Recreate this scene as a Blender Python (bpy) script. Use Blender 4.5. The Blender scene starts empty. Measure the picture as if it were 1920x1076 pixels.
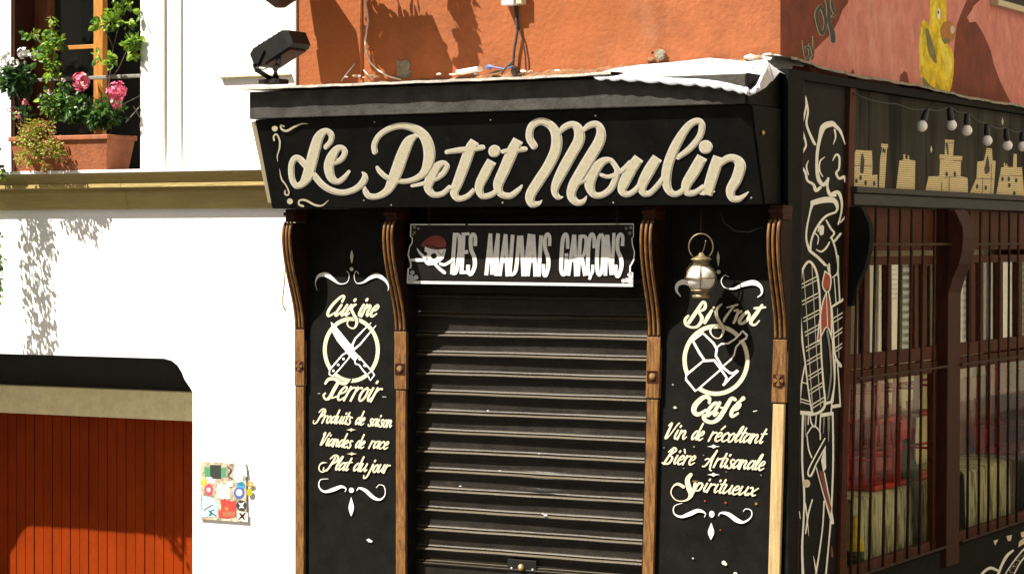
import bpy, bmesh, math, random
from mathutils import Vector, Matrix
random.seed(7)
SC = bpy.context.scene
COL = SC.collection

# ---------------------------------------------------------------- camera
ZC = 2.75                                   # camera height above the pavement
FPX = 4479.0                                # focal length in photo pixels (1920 wide)
HZ = 455.0                                  # horizon row in the photo
FWD = Vector((-.4904, .8715, 0)); RGT = Vector((.8715, .4904, 0)); UP = Vector((0, 0, 1))
CAM = Vector((5.840, -13.845, ZC))
cd = bpy.data.cameras.new("Camera"); cam = bpy.data.objects.new("camera", cd); COL.objects.link(cam)
cam.location = CAM
cam.rotation_euler = (math.radians(90), 0, math.asin(.4904))
cd.sensor_width = 36; cd.lens = 36 * FPX / 1920; cd.shift_y = -(538 - HZ) / 1920
cd.clip_start = .1; cd.clip_end = 2000
SC.camera = cam

# ---------------------------------------------------------------- light
SUN = Vector((-.90, -1.0, 1.90)).normalized()       # towards the sun
w = bpy.data.worlds.new("World"); SC.world = w; w.use_nodes = True
nt = w.node_tree; nt.nodes.clear()
sky = nt.nodes.new('ShaderNodeTexSky'); sky.sky_type = 'NISHITA'; sky.sun_disc = False
sky.sun_elevation = math.asin(SUN.z); sky.sun_rotation = math.atan2(SUN.x, SUN.y)
sky.air_density = .7; sky.dust_density = 3.0; sky.ozone_density = .6
bg = nt.nodes.new('ShaderNodeBackground'); bg.inputs['Strength'].default_value = .042
wo = nt.nodes.new('ShaderNodeOutputWorld')
wb = nt.nodes.new('ShaderNodeMix'); wb.data_type = 'RGBA'; wb.blend_type = 'MULTIPLY'; wb.inputs[0].default_value = 1; wb.inputs[7].default_value = (1, .90, .72, 1)   # hazy warm city sky
nt.links.new(sky.outputs[0], wb.inputs[6]); nt.links.new(wb.outputs[2], bg.inputs[0]); nt.links.new(bg.outputs[0], wo.inputs[0])
sd = bpy.data.lights.new("Sun", 'SUN'); sd.energy = 4.6; sd.angle = math.radians(.5); sd.color = (1, .95, .86)
sun = bpy.data.objects.new("sun", sd); COL.objects.link(sun)
sun.rotation_euler = SUN.to_track_quat('Z', 'Y').to_euler(); sun.location = SUN * 30
SC.view_settings.view_transform = 'Standard'; SC.view_settings.look = 'None'
SC.view_settings.exposure = 1.55; SC.view_settings.gamma = 1

# ---------------------------------------------------------------- picture -> place
def ray(px, py):
    return FWD + RGT * ((px - 960) / FPX) + UP * ((HZ - py) / FPX)
def hit(px, py, pl, off=0.0):                # pl = (point, unit normal)
    p0, n = pl; d = ray(px, py)
    return CAM + d * (((p0 + n * off - CAM).dot(n)) / d.dot(n))
def PY(y): return (Vector((0, y, 0)), Vector((0, -1, 0)))
def PX(x): return (Vector((x, 0, 0)), Vector((1, 0, 0)))
def hy(px, py, y): return hit(px, py, PY(y))
def hx(px, py, x): return hit(px, py, PX(x))
def X(px, y): return hy(px, HZ, y).x
def Yx(px, x): return hx(px, HZ, x).y
def Z(zr): return ZC + zr

# ---------------------------------------------------------------- materials
def mat(name, col, rough=.6, var=.0, vs=6, bump=0, bs=60, metal=0, spec=.5, col2=None, stretch=(1, 1, 1), ramp=(.35, .65), coat=0, detail=6):
    m = bpy.data.materials.new(name); m.use_nodes = True
    t = m.node_tree; p = t.nodes['Principled BSDF']
    p.inputs['Roughness'].default_value = rough; p.inputs['Metallic'].default_value = metal
    p.inputs['Specular IOR Level'].default_value = spec
    if coat: p.inputs['Coat Weight'].default_value = coat; p.inputs['Coat Roughness'].default_value = .25
    c = (*col, 1); p.inputs['Base Color'].default_value = c
    m.diffuse_color = c
    tc = t.nodes.new('ShaderNodeTexCoord'); mp = t.nodes.new('ShaderNodeMapping'); mp.inputs['Scale'].default_value = stretch
    t.links.new(tc.outputs['Object'], mp.inputs[0])
    if var or col2:
        n = t.nodes.new('ShaderNodeTexNoise'); n.inputs['Scale'].default_value = vs; n.inputs['Detail'].default_value = detail
        n.inputs['Roughness'].default_value = .65
        t.links.new(mp.outputs[0], n.inputs['Vector'])
        r = t.nodes.new('ShaderNodeValToRGB'); t.links.new(n.outputs['Fac'], r.inputs[0])
        a = col2 if col2 else tuple(v * (1 - var) for v in col); b = tuple(v * (1 + var) for v in col)
        r.color_ramp.elements[0].position = ramp[0]; r.color_ramp.elements[0].color = (*a, 1)
        r.color_ramp.elements[1].position = ramp[1]; r.color_ramp.elements[1].color = (*b, 1)
        t.links.new(r.outputs[0], p.inputs['Base Color'])
    if bump:
        n2 = t.nodes.new('ShaderNodeTexNoise'); n2.inputs['Scale'].default_value = bs; n2.inputs['Detail'].default_value = 5
        t.links.new(mp.outputs[0], n2.inputs['Vector'])
        b = t.nodes.new('ShaderNodeBump'); b.inputs['Strength'].default_value = bump; b.inputs['Distance'].default_value = .02
        t.links.new(n2.outputs['Fac'], b.inputs['Height']); t.links.new(b.outputs[0], p.inputs['Normal'])
    return m
def lit_tops(m, top_col=(.22, .19, .14), lo=.25, hi=.8):
    """paler colour on faces that look up, painting in their sunlit highlight"""
    t = m.node_tree; p = t.nodes['Principled BSDF']; s = p.inputs['Base Color']
    g = t.nodes.new('ShaderNodeNewGeometry'); sp = t.nodes.new('ShaderNodeSeparateXYZ'); t.links.new(g.outputs['True Normal'], sp.inputs[0])
    mr = t.nodes.new('ShaderNodeMapRange'); mr.inputs[1].default_value = lo; mr.inputs[2].default_value = hi
    t.links.new(sp.outputs['Z'], mr.inputs[0])
    mx = t.nodes.new('ShaderNodeMix'); mx.data_type = 'RGBA'
    t.links.new(mr.outputs[0], mx.inputs[0])
    if s.is_linked: t.links.new(s.links[0].from_socket, mx.inputs[6])
    else: mx.inputs[6].default_value = s.default_value
    mx.inputs[7].default_value = (*top_col, 1)
    t.links.new(mx.outputs[2], s)
    return m
def spots(m, col, vs=14, lo=.68, hi=.72, stretch=(1, 1, 1)):
    """worn or stained patches with an outline of their own"""
    t = m.node_tree; p = t.nodes['Principled BSDF']; s = p.inputs['Base Color']
    tc = t.nodes.new('ShaderNodeTexCoord'); mp = t.nodes.new('ShaderNodeMapping'); mp.inputs['Scale'].default_value = stretch
    mp.inputs['Location'].default_value = (3.1, 7.7, 1.3)
    t.links.new(tc.outputs['Object'], mp.inputs[0])
    n = t.nodes.new('ShaderNodeTexNoise'); n.inputs['Scale'].default_value = vs; n.inputs['Detail'].default_value = 8; n.inputs['Roughness'].default_value = .7
    t.links.new(mp.outputs[0], n.inputs['Vector'])
    mr = t.nodes.new('ShaderNodeMapRange'); mr.inputs[1].default_value = lo; mr.inputs[2].default_value = hi
    t.links.new(n.outputs['Fac'], mr.inputs[0])
    mx = t.nodes.new('ShaderNodeMix'); mx.data_type = 'RGBA'; t.links.new(mr.outputs[0], mx.inputs[0])
    if s.is_linked: t.links.new(s.links[0].from_socket, mx.inputs[6])
    else: mx.inputs[6].default_value = s.default_value
    mx.inputs[7].default_value = (*col, 1)
    t.links.new(mx.outputs[2], s)
    return m
M = {}
M['white_plaster'] = spots(mat('white_plaster', (.78, .77, .74), .85, .04, 3, .25, 35), (.40, .37, .31), 2.6, .60, .84, (1.6, 1, .6))
M['white_render'] = spots(mat('white_render', (.80, .80, .79), .85, .02, 3, .15, 50), (.34, .32, .28), 22, .76, .80)
M['stone'] = spots(mat('cornice_stone', (.33, .25, .085), .8, .12, 5, .3, 30, stretch=(.4, 1, 2)), (.2, .15, .07), 5, .62, .75, (.3, 1, 3))
M['duck_light'] = mat('pale_yellow_paint', (.72, .60, .06), .8, .2, 9)
M['stain'] = mat('jamb_stain', (.45, .42, .36), .9, .2, 20)
M['orange'] = spots(mat('orange_render', (.24, .068, .019), .9, .28, 3, .34, 28, col2=(.185, .052, .012)), (.15, .035, .010), 26, .64, .75)
spots(M['orange'], (.265, .070, .010), .9, .40, .66); spots(M['orange'], (.26, .115, .055), 1.6, .58, .78, (1, 1, .5))
M['foot_render'] = mat('foot_render', (.17, .075, .030), .95, .4, 18, .8, 40)
M['mortar'] = mat('grey_mortar', (.17, .145, .095), .95, .35, 16, .8, 40)
M['orange_old'] = mat('bare_render', (.24, .17, .10), .95, .35, 14, .8, 40)
M['red_wall'] = spots(mat('red_wall_paint', (.16, .030, .012), .85, .3, 5, .4, 40), (.06, .01, .006), 9, .6, .8)
M['pink'] = spots(mat('pink_wall_paint', (.56, .20, .165), .85, .14, 7, .35, 40), (.42, .14, .09), 6, .55, .75)
spots(M['pink'], (.68, .34, .29), 2.6, .50, .72, (1, 1, .5))
M['duck'] = mat('yellow_mural_paint', (.62, .45, .012), .85, .40, 9, .5, 34)
M['duck_shade'] = mat('olive_mural_paint', (.17, .15, .05), .8, .3, 20)
M['beak'] = mat('ochre_mural_paint', (.36, .14, .02), .7, .2, 14)
M['tag_dark'] = mat('tag_black_paint', (.02, .025, .018), .7)
M['tag_light'] = mat('tag_grey_paint', (.33, .27, .2), .7, .2, 20)
M['black'] = spots(mat('black_gloss_paint', (.0065, .006, .005), .6, .35, 5, .08, 70, spec=.08), (.016, .014, .012), 10, .62, .72)
M['black_rough'] = spots(mat('black_worn_paint', (.006, .006, .005), .7, .4, 9, .15, 60, spec=.08), (.035, .028, .02), 24, .70, .76, (1, 1, .35))
spots(M['black'], (.045, .038, .028), 30, .73, .78, (1, 1, .25)); M['band'] = mat('zinc_band', (.050, .046, .040), .6, .3, 9, .2, 60, spec=.15)
M['band_dark'] = mat('tarred_band', (.020, .018, .015), .5, .25, 16, .2, 60)
M['side_edge'] = spots(mat('old_zinc_edge', (.26, .22, .16), .7, .3, 10, .4, 40), (.05, .045, .04), 14, .52, .66)
M['zinc'] = spots(mat('zinc_sheet', (.50, .50, .54), .55, .16, 5, .35, 14), (.22, .2, .2), 9, .62, .78)
M['roof_edge'] = spots(mat('zinc_edge', (.46, .42, .36), .6, .2, 10, .3, 50), (.08, .07, .06), 16, .6, .7)
M['cream'] = spots(mat('cream_outline_paint', (.76, .71, .62), .65, .10, 30), (.25, .21, .14), 45, .70, .78)
M['beige'] = spots(mat('beige_letter_paint', (.66, .60, .42), .65, .10, 60), (.36, .30, .18), 60, .66, .80)
M['ivory'] = spots(mat('ivory_sign_paint', (.62, .55, .38), .65, .14, 26), (.10, .085, .06), 55, .70, .76)
M['white_paint'] = spots(mat('white_sign_paint', (.78, .77, .74), .65, .08, 30), (.2, .18, .15), 50, .71, .77)
M['figure_white'] = mat('figure_white_paint', (.80, .79, .72), .65, .10, 40)
M['grey_white'] = mat('off_white_paint', (.50, .49, .40), .65, .14, 40)
M['red_paint'] = mat('red_sign_paint', (.36, .03, .012), .6, .12, 20)
M['beret'] = mat('dark_red_sign_paint', (.18, .022, .014), .6, .3, 14)
M['sign_black'] = mat('sign_panel_black', (.013, .010, .009), .5, .3, 12, spec=.15)
M['wood'] = spots(mat('varnished_wood', (.185, .084, .016), .55, .35, 7, .3, 60, col2=(.060, .020, .004), stretch=(9, 9, 1.2)), (.06, .020, .005), 7, .60, .70, (4, 4, 1.1))
M['wood_pale'] = spots(mat('bleached_wood', (.42, .29, .13), .6, .25, 7, .25, 60, stretch=(8, 8, .6)), (.16, .07, .015), 8, .62, .70, (2, 2, 1))
M['wood_dark'] = mat('dark_red_wood', (.040, .010, .0045), .6, .35, 9, .2, 60, stretch=(6, 6, .7), spec=.15)
M['console_dark'] = mat('console_dark_paint', (.016, .006, .003), .65, .4, 9, .1, 60, spec=.1)
M['wood_brown'] = spots(mat('brown_window_wood', (.066, .016, .0045), .65, .4, 8, .25, 60, stretch=(6, 6, .7), spec=.2), (.17, .07, .02), 14, .64, .72, (2, 2, .5))
M['shutter'] = lit_tops(spots(mat('shutter_steel', (.011, .0088, .006), .45, .4, 9, .12, 60, spec=.22), (.030, .024, .016), 6, .58, .72, (.5, 1, 2.5)), (.10, .078, .048), .4, .95)  # ridge highlights put into the colour of the upward faces
M['garage'] = spots(mat('garage_red_paint', (.19, .0225, .0008), .65, .14, 4, .15, 50, stretch=(1, 1, .5), spec=.06), (.13, .015, .001), 12, .66, .76, (2, 2, .4))
M['void_shade'] = mat('void_shade_colour', (.008, .007, .005), .8, .3, 10)  # near-black colour stands in for shade in voids and holes
M['beam'] = mat('beam_plaster', (.72, .63, .37), .85, .1, 12, .3, 40)
M['terracotta'] = spots(mat('terracotta', (.30, .090, .030), .75, .2, 10, .2, 50), (.19, .055, .02), 6, .6, .75)
M['soil'] = mat('soil', (.03, .02, .012), .95, .4, 40, .8, 50)
M['frame_orange'] = mat('orange_window_wood', (.42, .17, .025), .5, .25, 10, .15, 50, stretch=(6, 6, .7))
M['frame_red'] = mat('red_window_wood', (.16, .045, .014), .5, .3, 10, .15, 50, stretch=(6, 6, .7))
M['room_shade'] = mat('room_shade_colour', (.012, .011, .010), .9)  # near-black colour puts the darkness of unlit rooms into the surface
M['metal_black'] = mat('black_lamp_metal', (.008, .007, .006), .6, .3, 14, .05, 60, spec=.2)
M['sticker_base'] = mat('scuffed_grey_metal', (.42, .36, .26), .6, .45, 30, .1, 60, col2=(.14, .11, .07))
M['iron'] = mat('rusty_iron', (.036, .014, .007), .65, .4, 24, .2, 90, spec=.2)
M['iron_grey'] = mat('grey_iron', (.20, .19, .16), .5, .3, 24)
M['brass'] = mat('brass', (.50, .34, .12), .35, .25, 20, metal=.8)
M['lamp_brass'] = mat('aged_brass', (.20, .155, .08), .48, .35, 16, metal=.55)
M['cable_dark'] = mat('dark_cable', (.03, .026, .024), .6)
M['cable_white'] = mat('pale_cable', (.52, .46, .38), .6)
M['cable_blue'] = mat('blue_cable', (.10, .14, .30), .6)
M['plastic_white'] = mat('pale_plastic', (.62, .60, .55), .5)
M['plastic_cream'] = mat('cream_plastic', (.50, .42, .28), .5)
M['bulb'] = mat('frosted_bulb', (.86, .84, .86), .3)
M['socket'] = mat('bulb_socket', (.008, .012, .012), .5)
M['skyline_panel'] = spots(mat('dusty_panel', (.030, .026, .019), .7, .5, 3.2, .1, 50, spec=.1, stretch=(1, 1.6, .12), ramp=(.3, .6)), (.006, .005, .004), 2.2, .52, .60, (1, 1.5, .1))
M['beam_dark'] = spots(mat('weathered_beam', (.016, .013, .010), .65, .4, 8, .3, 40, stretch=(1, .5, 5)), (.13, .11, .085), 12, .66, .72, (1, .25, 4))
M['leaf'] = mat('leaf', (.075, .17, .028), .5, .35, 9); M['leaf_light'] = mat('leaf_light', (.26, .40, .035), .5, .3, 9)
M['leaf_dark'] = mat('leaf_dark', (.025, .065, .018), .5, .4, 9); M['sedum'] = mat('sedum_leaf', (.34, .30, .055), .55, .3, 20)
M['sedum_red'] = mat('sedum_reddish', (.36, .15, .06), .55, .3, 20)
for k_ in ('leaf', 'leaf_light', 'leaf_dark', 'sedum', 'sedum_red'):      # light comes through thin leaves
    t = M[k_].node_tree; p = t.nodes['Principled BSDF']; o_ = [n for n in t.nodes if n.type == 'OUTPUT_MATERIAL'][0]
    tl = t.nodes.new('ShaderNodeBsdfTranslucent'); ms = t.nodes.new('ShaderNodeMixShader'); ms.inputs[0].default_value = .35
    t.links.new(p.inputs['Base Color'].links[0].from_socket, tl.inputs[0]); t.links.new(p.outputs[0], ms.inputs[1]); t.links.new(tl.outputs[0], ms.inputs[2]); t.links.new(ms.outputs[0], o_.inputs[0])
M['petal_pink'] = mat('pink_petal', (.62, .075, .16), .6, .25, 30); M['petal_pale'] = mat('pale_petal', (.70, .30, .30), .6, .2, 30)
M['petal_white'] = mat('white_petal', (.76, .74, .70), .6, .06, 30)
M['twig'] = mat('twig', (.085, .055, .03), .8)
M['asphalt'] = mat('asphalt', (.055, .053, .05), .9, .2, 30, .4, 90)
M['paving'] = mat('paving_stone', (.12, .108, .09), .85, .2, 8, .3, 40)
M['kerb'] = mat('kerb_granite', (.30, .29, .27), .8, .2, 30)
M['opp_wall'] = mat('sand_wall', (.76, .66, .48), .9, .08, 4)
M['opp_shutter'] = mat('pale_shutter', (.5, .47, .36), .7); M['opp_dark'] = mat('shutter_slot', (.05, .045, .03), .8)
M['red_chair'] = mat('red_lacquer', (.52, .030, .018), .4, .25, 12); M['tablecloth'] = spots(mat('checked_cloth', (.50, .46, .31), .9, .35, 7, stretch=(1, 9, .5)), (.16, .14, .08), 5, .5, .58, (1, 5, .4)); M['pale_wood'] = mat('pale_wood', (.55, .42, .22), .6, .2, 10)
M['room_wall'] = mat('room_cream', (.85, .74, .50), .9, .1, 6); M['room_pink'] = mat('room_pink', (.52, .26, .17), .9, .2, 8)
M['cloth'] = mat('pale_cloth', (.70, .67, .46), .9, .2, 9, stretch=(1, 5, .6)); M['reflection_strip'] = mat('pale_reflection', (.42, .42, .30), .9, .25, 9, stretch=(1, 5, .6)); M['slate'] = mat('slate_board', (.03, .034, .03), .6)
# glass: clear with the reflection a pane has
g = bpy.data.materials.new('window_glass'); g.use_nodes = True; t = g.node_tree; t.nodes.clear()
o = t.nodes.new('ShaderNodeOutputMaterial'); mx = t.nodes.new('ShaderNodeMixShader'); tr = t.nodes.new('ShaderNodeBsdfTransparent')
gl = t.nodes.new('ShaderNodeBsdfGlossy'); gl.inputs['Roughness'].default_value = .03; fr = t.nodes.new('ShaderNodeLayerWeight'); pw_ = t.nodes.new('ShaderNodeMath'); pw_.operation = 'POWER'; pw_.inputs[1].default_value = 4; ma_ = t.nodes.new('ShaderNodeMath'); ma_.operation = 'MULTIPLY_ADD'; ma_.inputs[1].default_value = .8; ma_.inputs[2].default_value = .05; ma_.use_clamp = True
t.links.new(fr.outputs['Facing'], pw_.inputs[0]); t.links.new(pw_.outputs[0], ma_.inputs[0])
tr.inputs[0].default_value = (.92, .93, .88, 1)
t.links.new(ma_.outputs[0], mx.inputs[0]); t.links.new(tr.outputs[0], mx.inputs[1]); t.links.new(gl.outputs[0], mx.inputs[2]); t.links.new(mx.outputs[0], o.inputs[0])
M['glass'] = g
g2 = g.copy(); g2.name = 'clear_window_glass'; M['glass_clear'] = g2
for n_ in g2.node_tree.nodes:
    if n_.type == 'MATH' and n_.operation == 'MULTIPLY_ADD': n_.inputs[1].default_value = .25; n_.inputs[2].default_value = .012
M['globe_glass'] = mat('old_lantern_glass', (.70, .67, .58), .16, .35, 9, spec=.8)
# skyline bricks
b = bpy.data.materials.new('skyline_brick_paint'); b.use_nodes = True; t = b.node_tree; p = t.nodes['Principled BSDF']; p.inputs['Roughness'].default_value = .75
tc = t.nodes.new('ShaderNodeTexCoord'); mp = t.nodes.new('ShaderNodeMapping'); mp.inputs['Rotation'].default_value = (0, 0, 0)
sx = t.nodes.new('ShaderNodeSeparateXYZ'); cx = t.nodes.new('ShaderNodeCombineXYZ')
t.links.new(tc.outputs['Object'], sx.inputs[0]); t.links.new(sx.outputs['Y'], cx.inputs[0]); t.links.new(sx.outputs['Z'], cx.inputs[1])
bt = t.nodes.new('ShaderNodeTexBrick'); bt.inputs['Scale'].default_value = 16; bt.inputs['Mortar Size'].default_value = .035
bt.inputs['Color1'].default_value = (.74, .63, .37, 1); bt.inputs['Color2'].default_value = (.66, .55, .30, 1); bt.inputs['Mortar'].default_value = (.26, .18, .07, 1)
t.links.new(cx.outputs[0], bt.inputs[0]); t.links.new(bt.outputs[0], p.inputs['Base Color'])
M['skyline'] = b

# ---------------------------------------------------------------- mesh builder
class MB:
    def __init__(s): s.v = []; s.f = []; s.m = []; s.mats = []; s.sm = []
    def mi(s, name):
        if name not in s.mats: s.mats.append(name)
        return s.mats.index(name)
    def face(s, pts, m, smooth=False):
        n = len(s.v); s.v += [Vector(p) for p in pts]; s.f.append(list(range(n, n + len(pts)))); s.m.append(s.mi(m)); s.sm.append(smooth)
    def box(s, x0, x1, y0, y1, z0, z1, m, skew=None):
        P = [Vector(p) for p in ((x0, y0, z0), (x1, y0, z0), (x1, y1, z0), (x0, y1, z0), (x0, y0, z1), (x1, y0, z1), (x1, y1, z1), (x0, y1, z1))]
        if skew: P = [skew(p) for p in P]
        n = len(s.v); s.v += P; k = s.mi(m)
        for f in ((0, 3, 2, 1), (4, 5, 6, 7), (0, 1, 5, 4), (1, 2, 6, 5), (2, 3, 7, 6), (3, 0, 4, 7)):
            s.f.append([n + i for i in f]); s.m.append(k); s.sm.append(False)
    def obox(s, c, ax, m):                    # centre and three half-axis vectors
        c = Vector(c); a, b, d = [Vector(q) for q in ax]; n = len(s.v); k = s.mi(m)
        s.v += [c - a - b - d, c + a - b - d, c + a + b - d, c - a + b - d, c - a - b + d, c + a - b + d, c + a + b + d, c - a + b + d]
        for f in ((0, 3, 2, 1), (4, 5, 6, 7), (0, 1, 5, 4), (1, 2, 6, 5), (2, 3, 7, 6), (3, 0, 4, 7)):
            s.f.append([n + i for i in f]); s.m.append(k); s.sm.append(False)
    def prism(s, pts, vec, m):                # polygon and its copy moved by vec
        pts = [Vector(p) for p in pts]; vec = Vector(vec); n = len(s.v); c = len(pts); k = s.mi(m)
        s.v += pts + [p + vec for p in pts]
        s.f.append(list(range(n, n + c))); s.f.append([n + c + i for i in reversed(range(c))])
        for i in range(c): s.f.append([n + i, n + c + i, n + c + (i + 1) % c, n + (i + 1) % c])
        s.m += [k] * (c + 2); s.sm += [False] * (c + 2)
    def tube(s, pts, r, m, n=8, smooth=True):
        pts = [Vector(p) for p in pts]; k = s.mi(m); rings = []
        up = None
        for i, p in enumerate(pts):
            d = (pts[min(i + 1, len(pts) - 1)] - pts[max(i - 1, 0)]).normalized()
            if up is None: up = Vector((0, 0, 1)) if abs(d.z) < .9 else Vector((1, 0, 0))
            a = d.cross(up).normalized(); bb = a.cross(d).normalized(); up = bb
            rr = r[i] if isinstance(r, (list, tuple)) else r
            base = len(s.v); s.v += [p + (a * math.cos(q * 2 * math.pi / n) + bb * math.sin(q * 2 * math.pi / n)) * rr for q in range(n)]
            rings.append(base)
        for i in range(len(rings) - 1):
            for q in range(n):
                s.f.append([rings[i] + q, rings[i] + (q + 1) % n, rings[i + 1] + (q + 1) % n, rings[i + 1] + q]); s.m.append(k); s.sm.append(smooth)
        for base, rev in ((rings[0], True), (rings[-1], False)):
            idx = [base + q for q in range(n)]; s.f.append(idx[::-1] if rev else idx); s.m.append(k); s.sm.append(False)
    def lathe(s, c, prof, m, n=20, axis='z', smooth=True):
        c = Vector(c); k = s.mi(m); rings = []
        for (r, z) in prof:
            rings.append(len(s.v))
            for q in range(n):
                a = q * 2 * math.pi / n
                if axis == 'z': s.v.append(c + Vector((r * math.cos(a), r * math.sin(a), z)))
                elif axis == 'y': s.v.append(c + Vector((r * math.cos(a), z, r * math.sin(a))))
                else: s.v.append(c + Vector((z, r * math.cos(a), r * math.sin(a))))
        for i in range(len(rings) - 1):
            for q in range(n):
                s.f.append([rings[i] + q, rings[i] + (q + 1) % n, rings[i + 1] + (q + 1) % n, rings[i + 1] + q]); s.m.append(k); s.sm.append(smooth)
        for base in (rings[0], rings[-1]):
            s.f.append([base + q for q in range(n)]); s.m.append(k); s.sm.append(False)
    def grid(s, rows, m, smooth=True):        # rows of points
        k = s.mi(m); n = len(s.v); w_ = len(rows[0])
        for r in rows: s.v += [Vector(p) for p in r]
        for i in range(len(rows) - 1):
            for j in range(w_ - 1):
                s.f.append([n + i * w_ + j, n + i * w_ + j + 1, n + (i + 1) * w_ + j + 1, n + (i + 1) * w_ + j]); s.m.append(k); s.sm.append(smooth)
    def sweep(s, prof, x0, x1, m, skew=None, smooth=False):   # profile [(y,z)] extruded along X, closed
        a = [Vector((x0, y, z)) for y, z in prof]; s.prism(a, (x1 - x0, 0, 0), m)
    def build(s, name, parent=None, off=None, bevel=0, recalc=True):
        off = Vector(off) if off is not None else (OFF.get(parent.name, Vector()) if parent else Vector())
        me = bpy.data.meshes.new(name)
        me.from_pydata([tuple(v - off) for v in s.v], [], s.f)
        for k in s.mats: me.materials.append(M[k])
        me.polygons.foreach_set('material_index', s.m); me.polygons.foreach_set('use_smooth', s.sm)
        if recalc:
            bm = bmesh.new(); bm.from_mesh(me); bmesh.ops.recalc_face_normals(bm, faces=bm.faces); bm.to_mesh(me); bm.free()
        me.update()
        o = bpy.data.objects.new(name, me); COL.objects.link(o)
        if parent: o.parent = parent; OFF[o.name] = off
        else: o.location = off; OFF[o.name] = off
        if bevel:
            b = o.modifiers.new('bevel', 'BEVEL'); b.width = bevel; b.segments = 2; b.limit_method = 'ANGLE'
        return o
OFF = {}
def tag(o, label, cat, group=None):
    o['label'] = label; o['category'] = cat
    if group: o['group'] = group
    return o
def thing(name, label, cat, loc, group=None):
    o = bpy.data.objects.new(name, None); COL.objects.link(o); o.location = loc; o.empty_display_size = .1; OFF[o.name] = Vector(loc)
    return tag(o, label, cat, group)
def struct(o): o['kind'] = 'structure'; return o

# ---------------------------------------------------------------- brush strokes on a painted plane
def cr(pts, sub=6):
    if len(pts) < 3: 
        return [tuple(a + (b - a) * i / 4 for a, b in zip(pts[0], pts[1])) for i in range(5)]
    out = []
    P = [pts[0]] + list(pts) + [pts[-1]]
    for i in range(1, len(P) - 2):
        p0, p1, p2, p3 = P[i - 1], P[i], P[i + 1], P[i + 2]
        for q in range(sub):
            u = q / sub
            out.append(tuple(.5 * ((2 * b) + (-a + c) * u + (2 * a - 5 * b + 4 * c - d) * u * u + (-a + 3 * b - 3 * c + d) * u ** 3) for a, b, c, d in zip(p0, p1, p2, p3)))
    out.append(tuple(pts[-1])); return out
class Painter:
    def flush(s, name, parent): o = s.build(name, parent); s.mb = MB(); return o
    """lays paint on plane pl; T = (scale, ox, oy) of the enlarged crop the points were read from"""
    def __init__(s, pl, T=(1, 0, 0), base=.0012):
        s.pl = pl; s.T = T; s.off = base; s.mb = MB()
    def P(s, x, y, o): return hit(s.T[1] + x / s.T[0], s.T[2] + y / s.T[0], s.pl, o)
    def stroke(s, pts, m, k=1.0, cap=True, smooth=True, sub=6, grow=0.0):
        pts = [(p[0], p[1], p[2] if len(p) > 2 else 10) for p in pts]
        q = cr(pts, sub) if smooth else pts
        mb = s.mb; mi = mb.mi(m); o = s.off; n = len(q); base = len(mb.v)
        for i, (x, y, w_) in enumerate(q):
            a = q[max(i - 1, 0)]; b = q[min(i + 1, n - 1)]
            dx, dy = b[0] - a[0], b[1] - a[1]; L = math.hypot(dx, dy) or 1
            h = max(w_ * k + grow, .4) / 2; nx, ny = -dy / L * h, dx / L * h
            oo = o + i * 2.5e-6
            mb.v += [s.P(x + nx, y + ny, oo), s.P(x - nx, y - ny, oo)]
        for i in range(n - 1):
            mb.f.append([base + 2 * i, base + 2 * i + 1, base + 2 * i + 3, base + 2 * i + 2]); mb.m.append(mi); mb.sm.append(False)
        if cap:
            for e, j in ((0, 1), (n - 1, n - 2)):
                x, y, w_ = q[e]; h = max(w_ * k + grow, .4) / 2
                dx, dy = x - q[j][0], y - q[j][1]; a0 = math.atan2(dy, dx); oo = o + e * 2.5e-6
                fan = [s.P(x + h * math.cos(a0 + u), y + h * math.sin(a0 + u), oo) for u in [(-.5 + t_ / 6) * math.pi for t_ in range(7)]]
                mb.face(fan, m)
        s.off += .00006
    def poly(s, pts, m):
        s.mb.face([s.P(x, y, s.off) for x, y in pts], m); s.off += .00006
    def disc(s, x, y, r, m, ry=None, n=18):
        s.poly([(x + r * math.cos(i * 2 * math.pi / n), y + (ry or r) * math.sin(i * 2 * math.pi / n)) for i in range(n)], m)
    def ring(s, x, y, rx, ry, w_, m, a0=0, a1=360, n=48):
        pts = []
        for i in range(n + 1):
            a = math.radians(a0 + (a1 - a0) * i / n); pts.append((x + rx * math.cos(a), y + ry * math.sin(a), w_))
        s.stroke(pts, m, cap=False, smooth=False)
    def drop(s, x0, y0, x1, y1, w_, m):       # slender teardrop
        s.stroke([(x0, y0, 1), (x0 + (x1 - x0) * .3, y0 + (y1 - y0) * .3, w_ * .9), (x0 + (x1 - x0) * .55, y0 + (y1 - y0) * .55, w_), (x1, y1, 1)], m, cap=False)
    def build(s, name, parent): return s.mb.build(name, parent, recalc=False)

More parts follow.
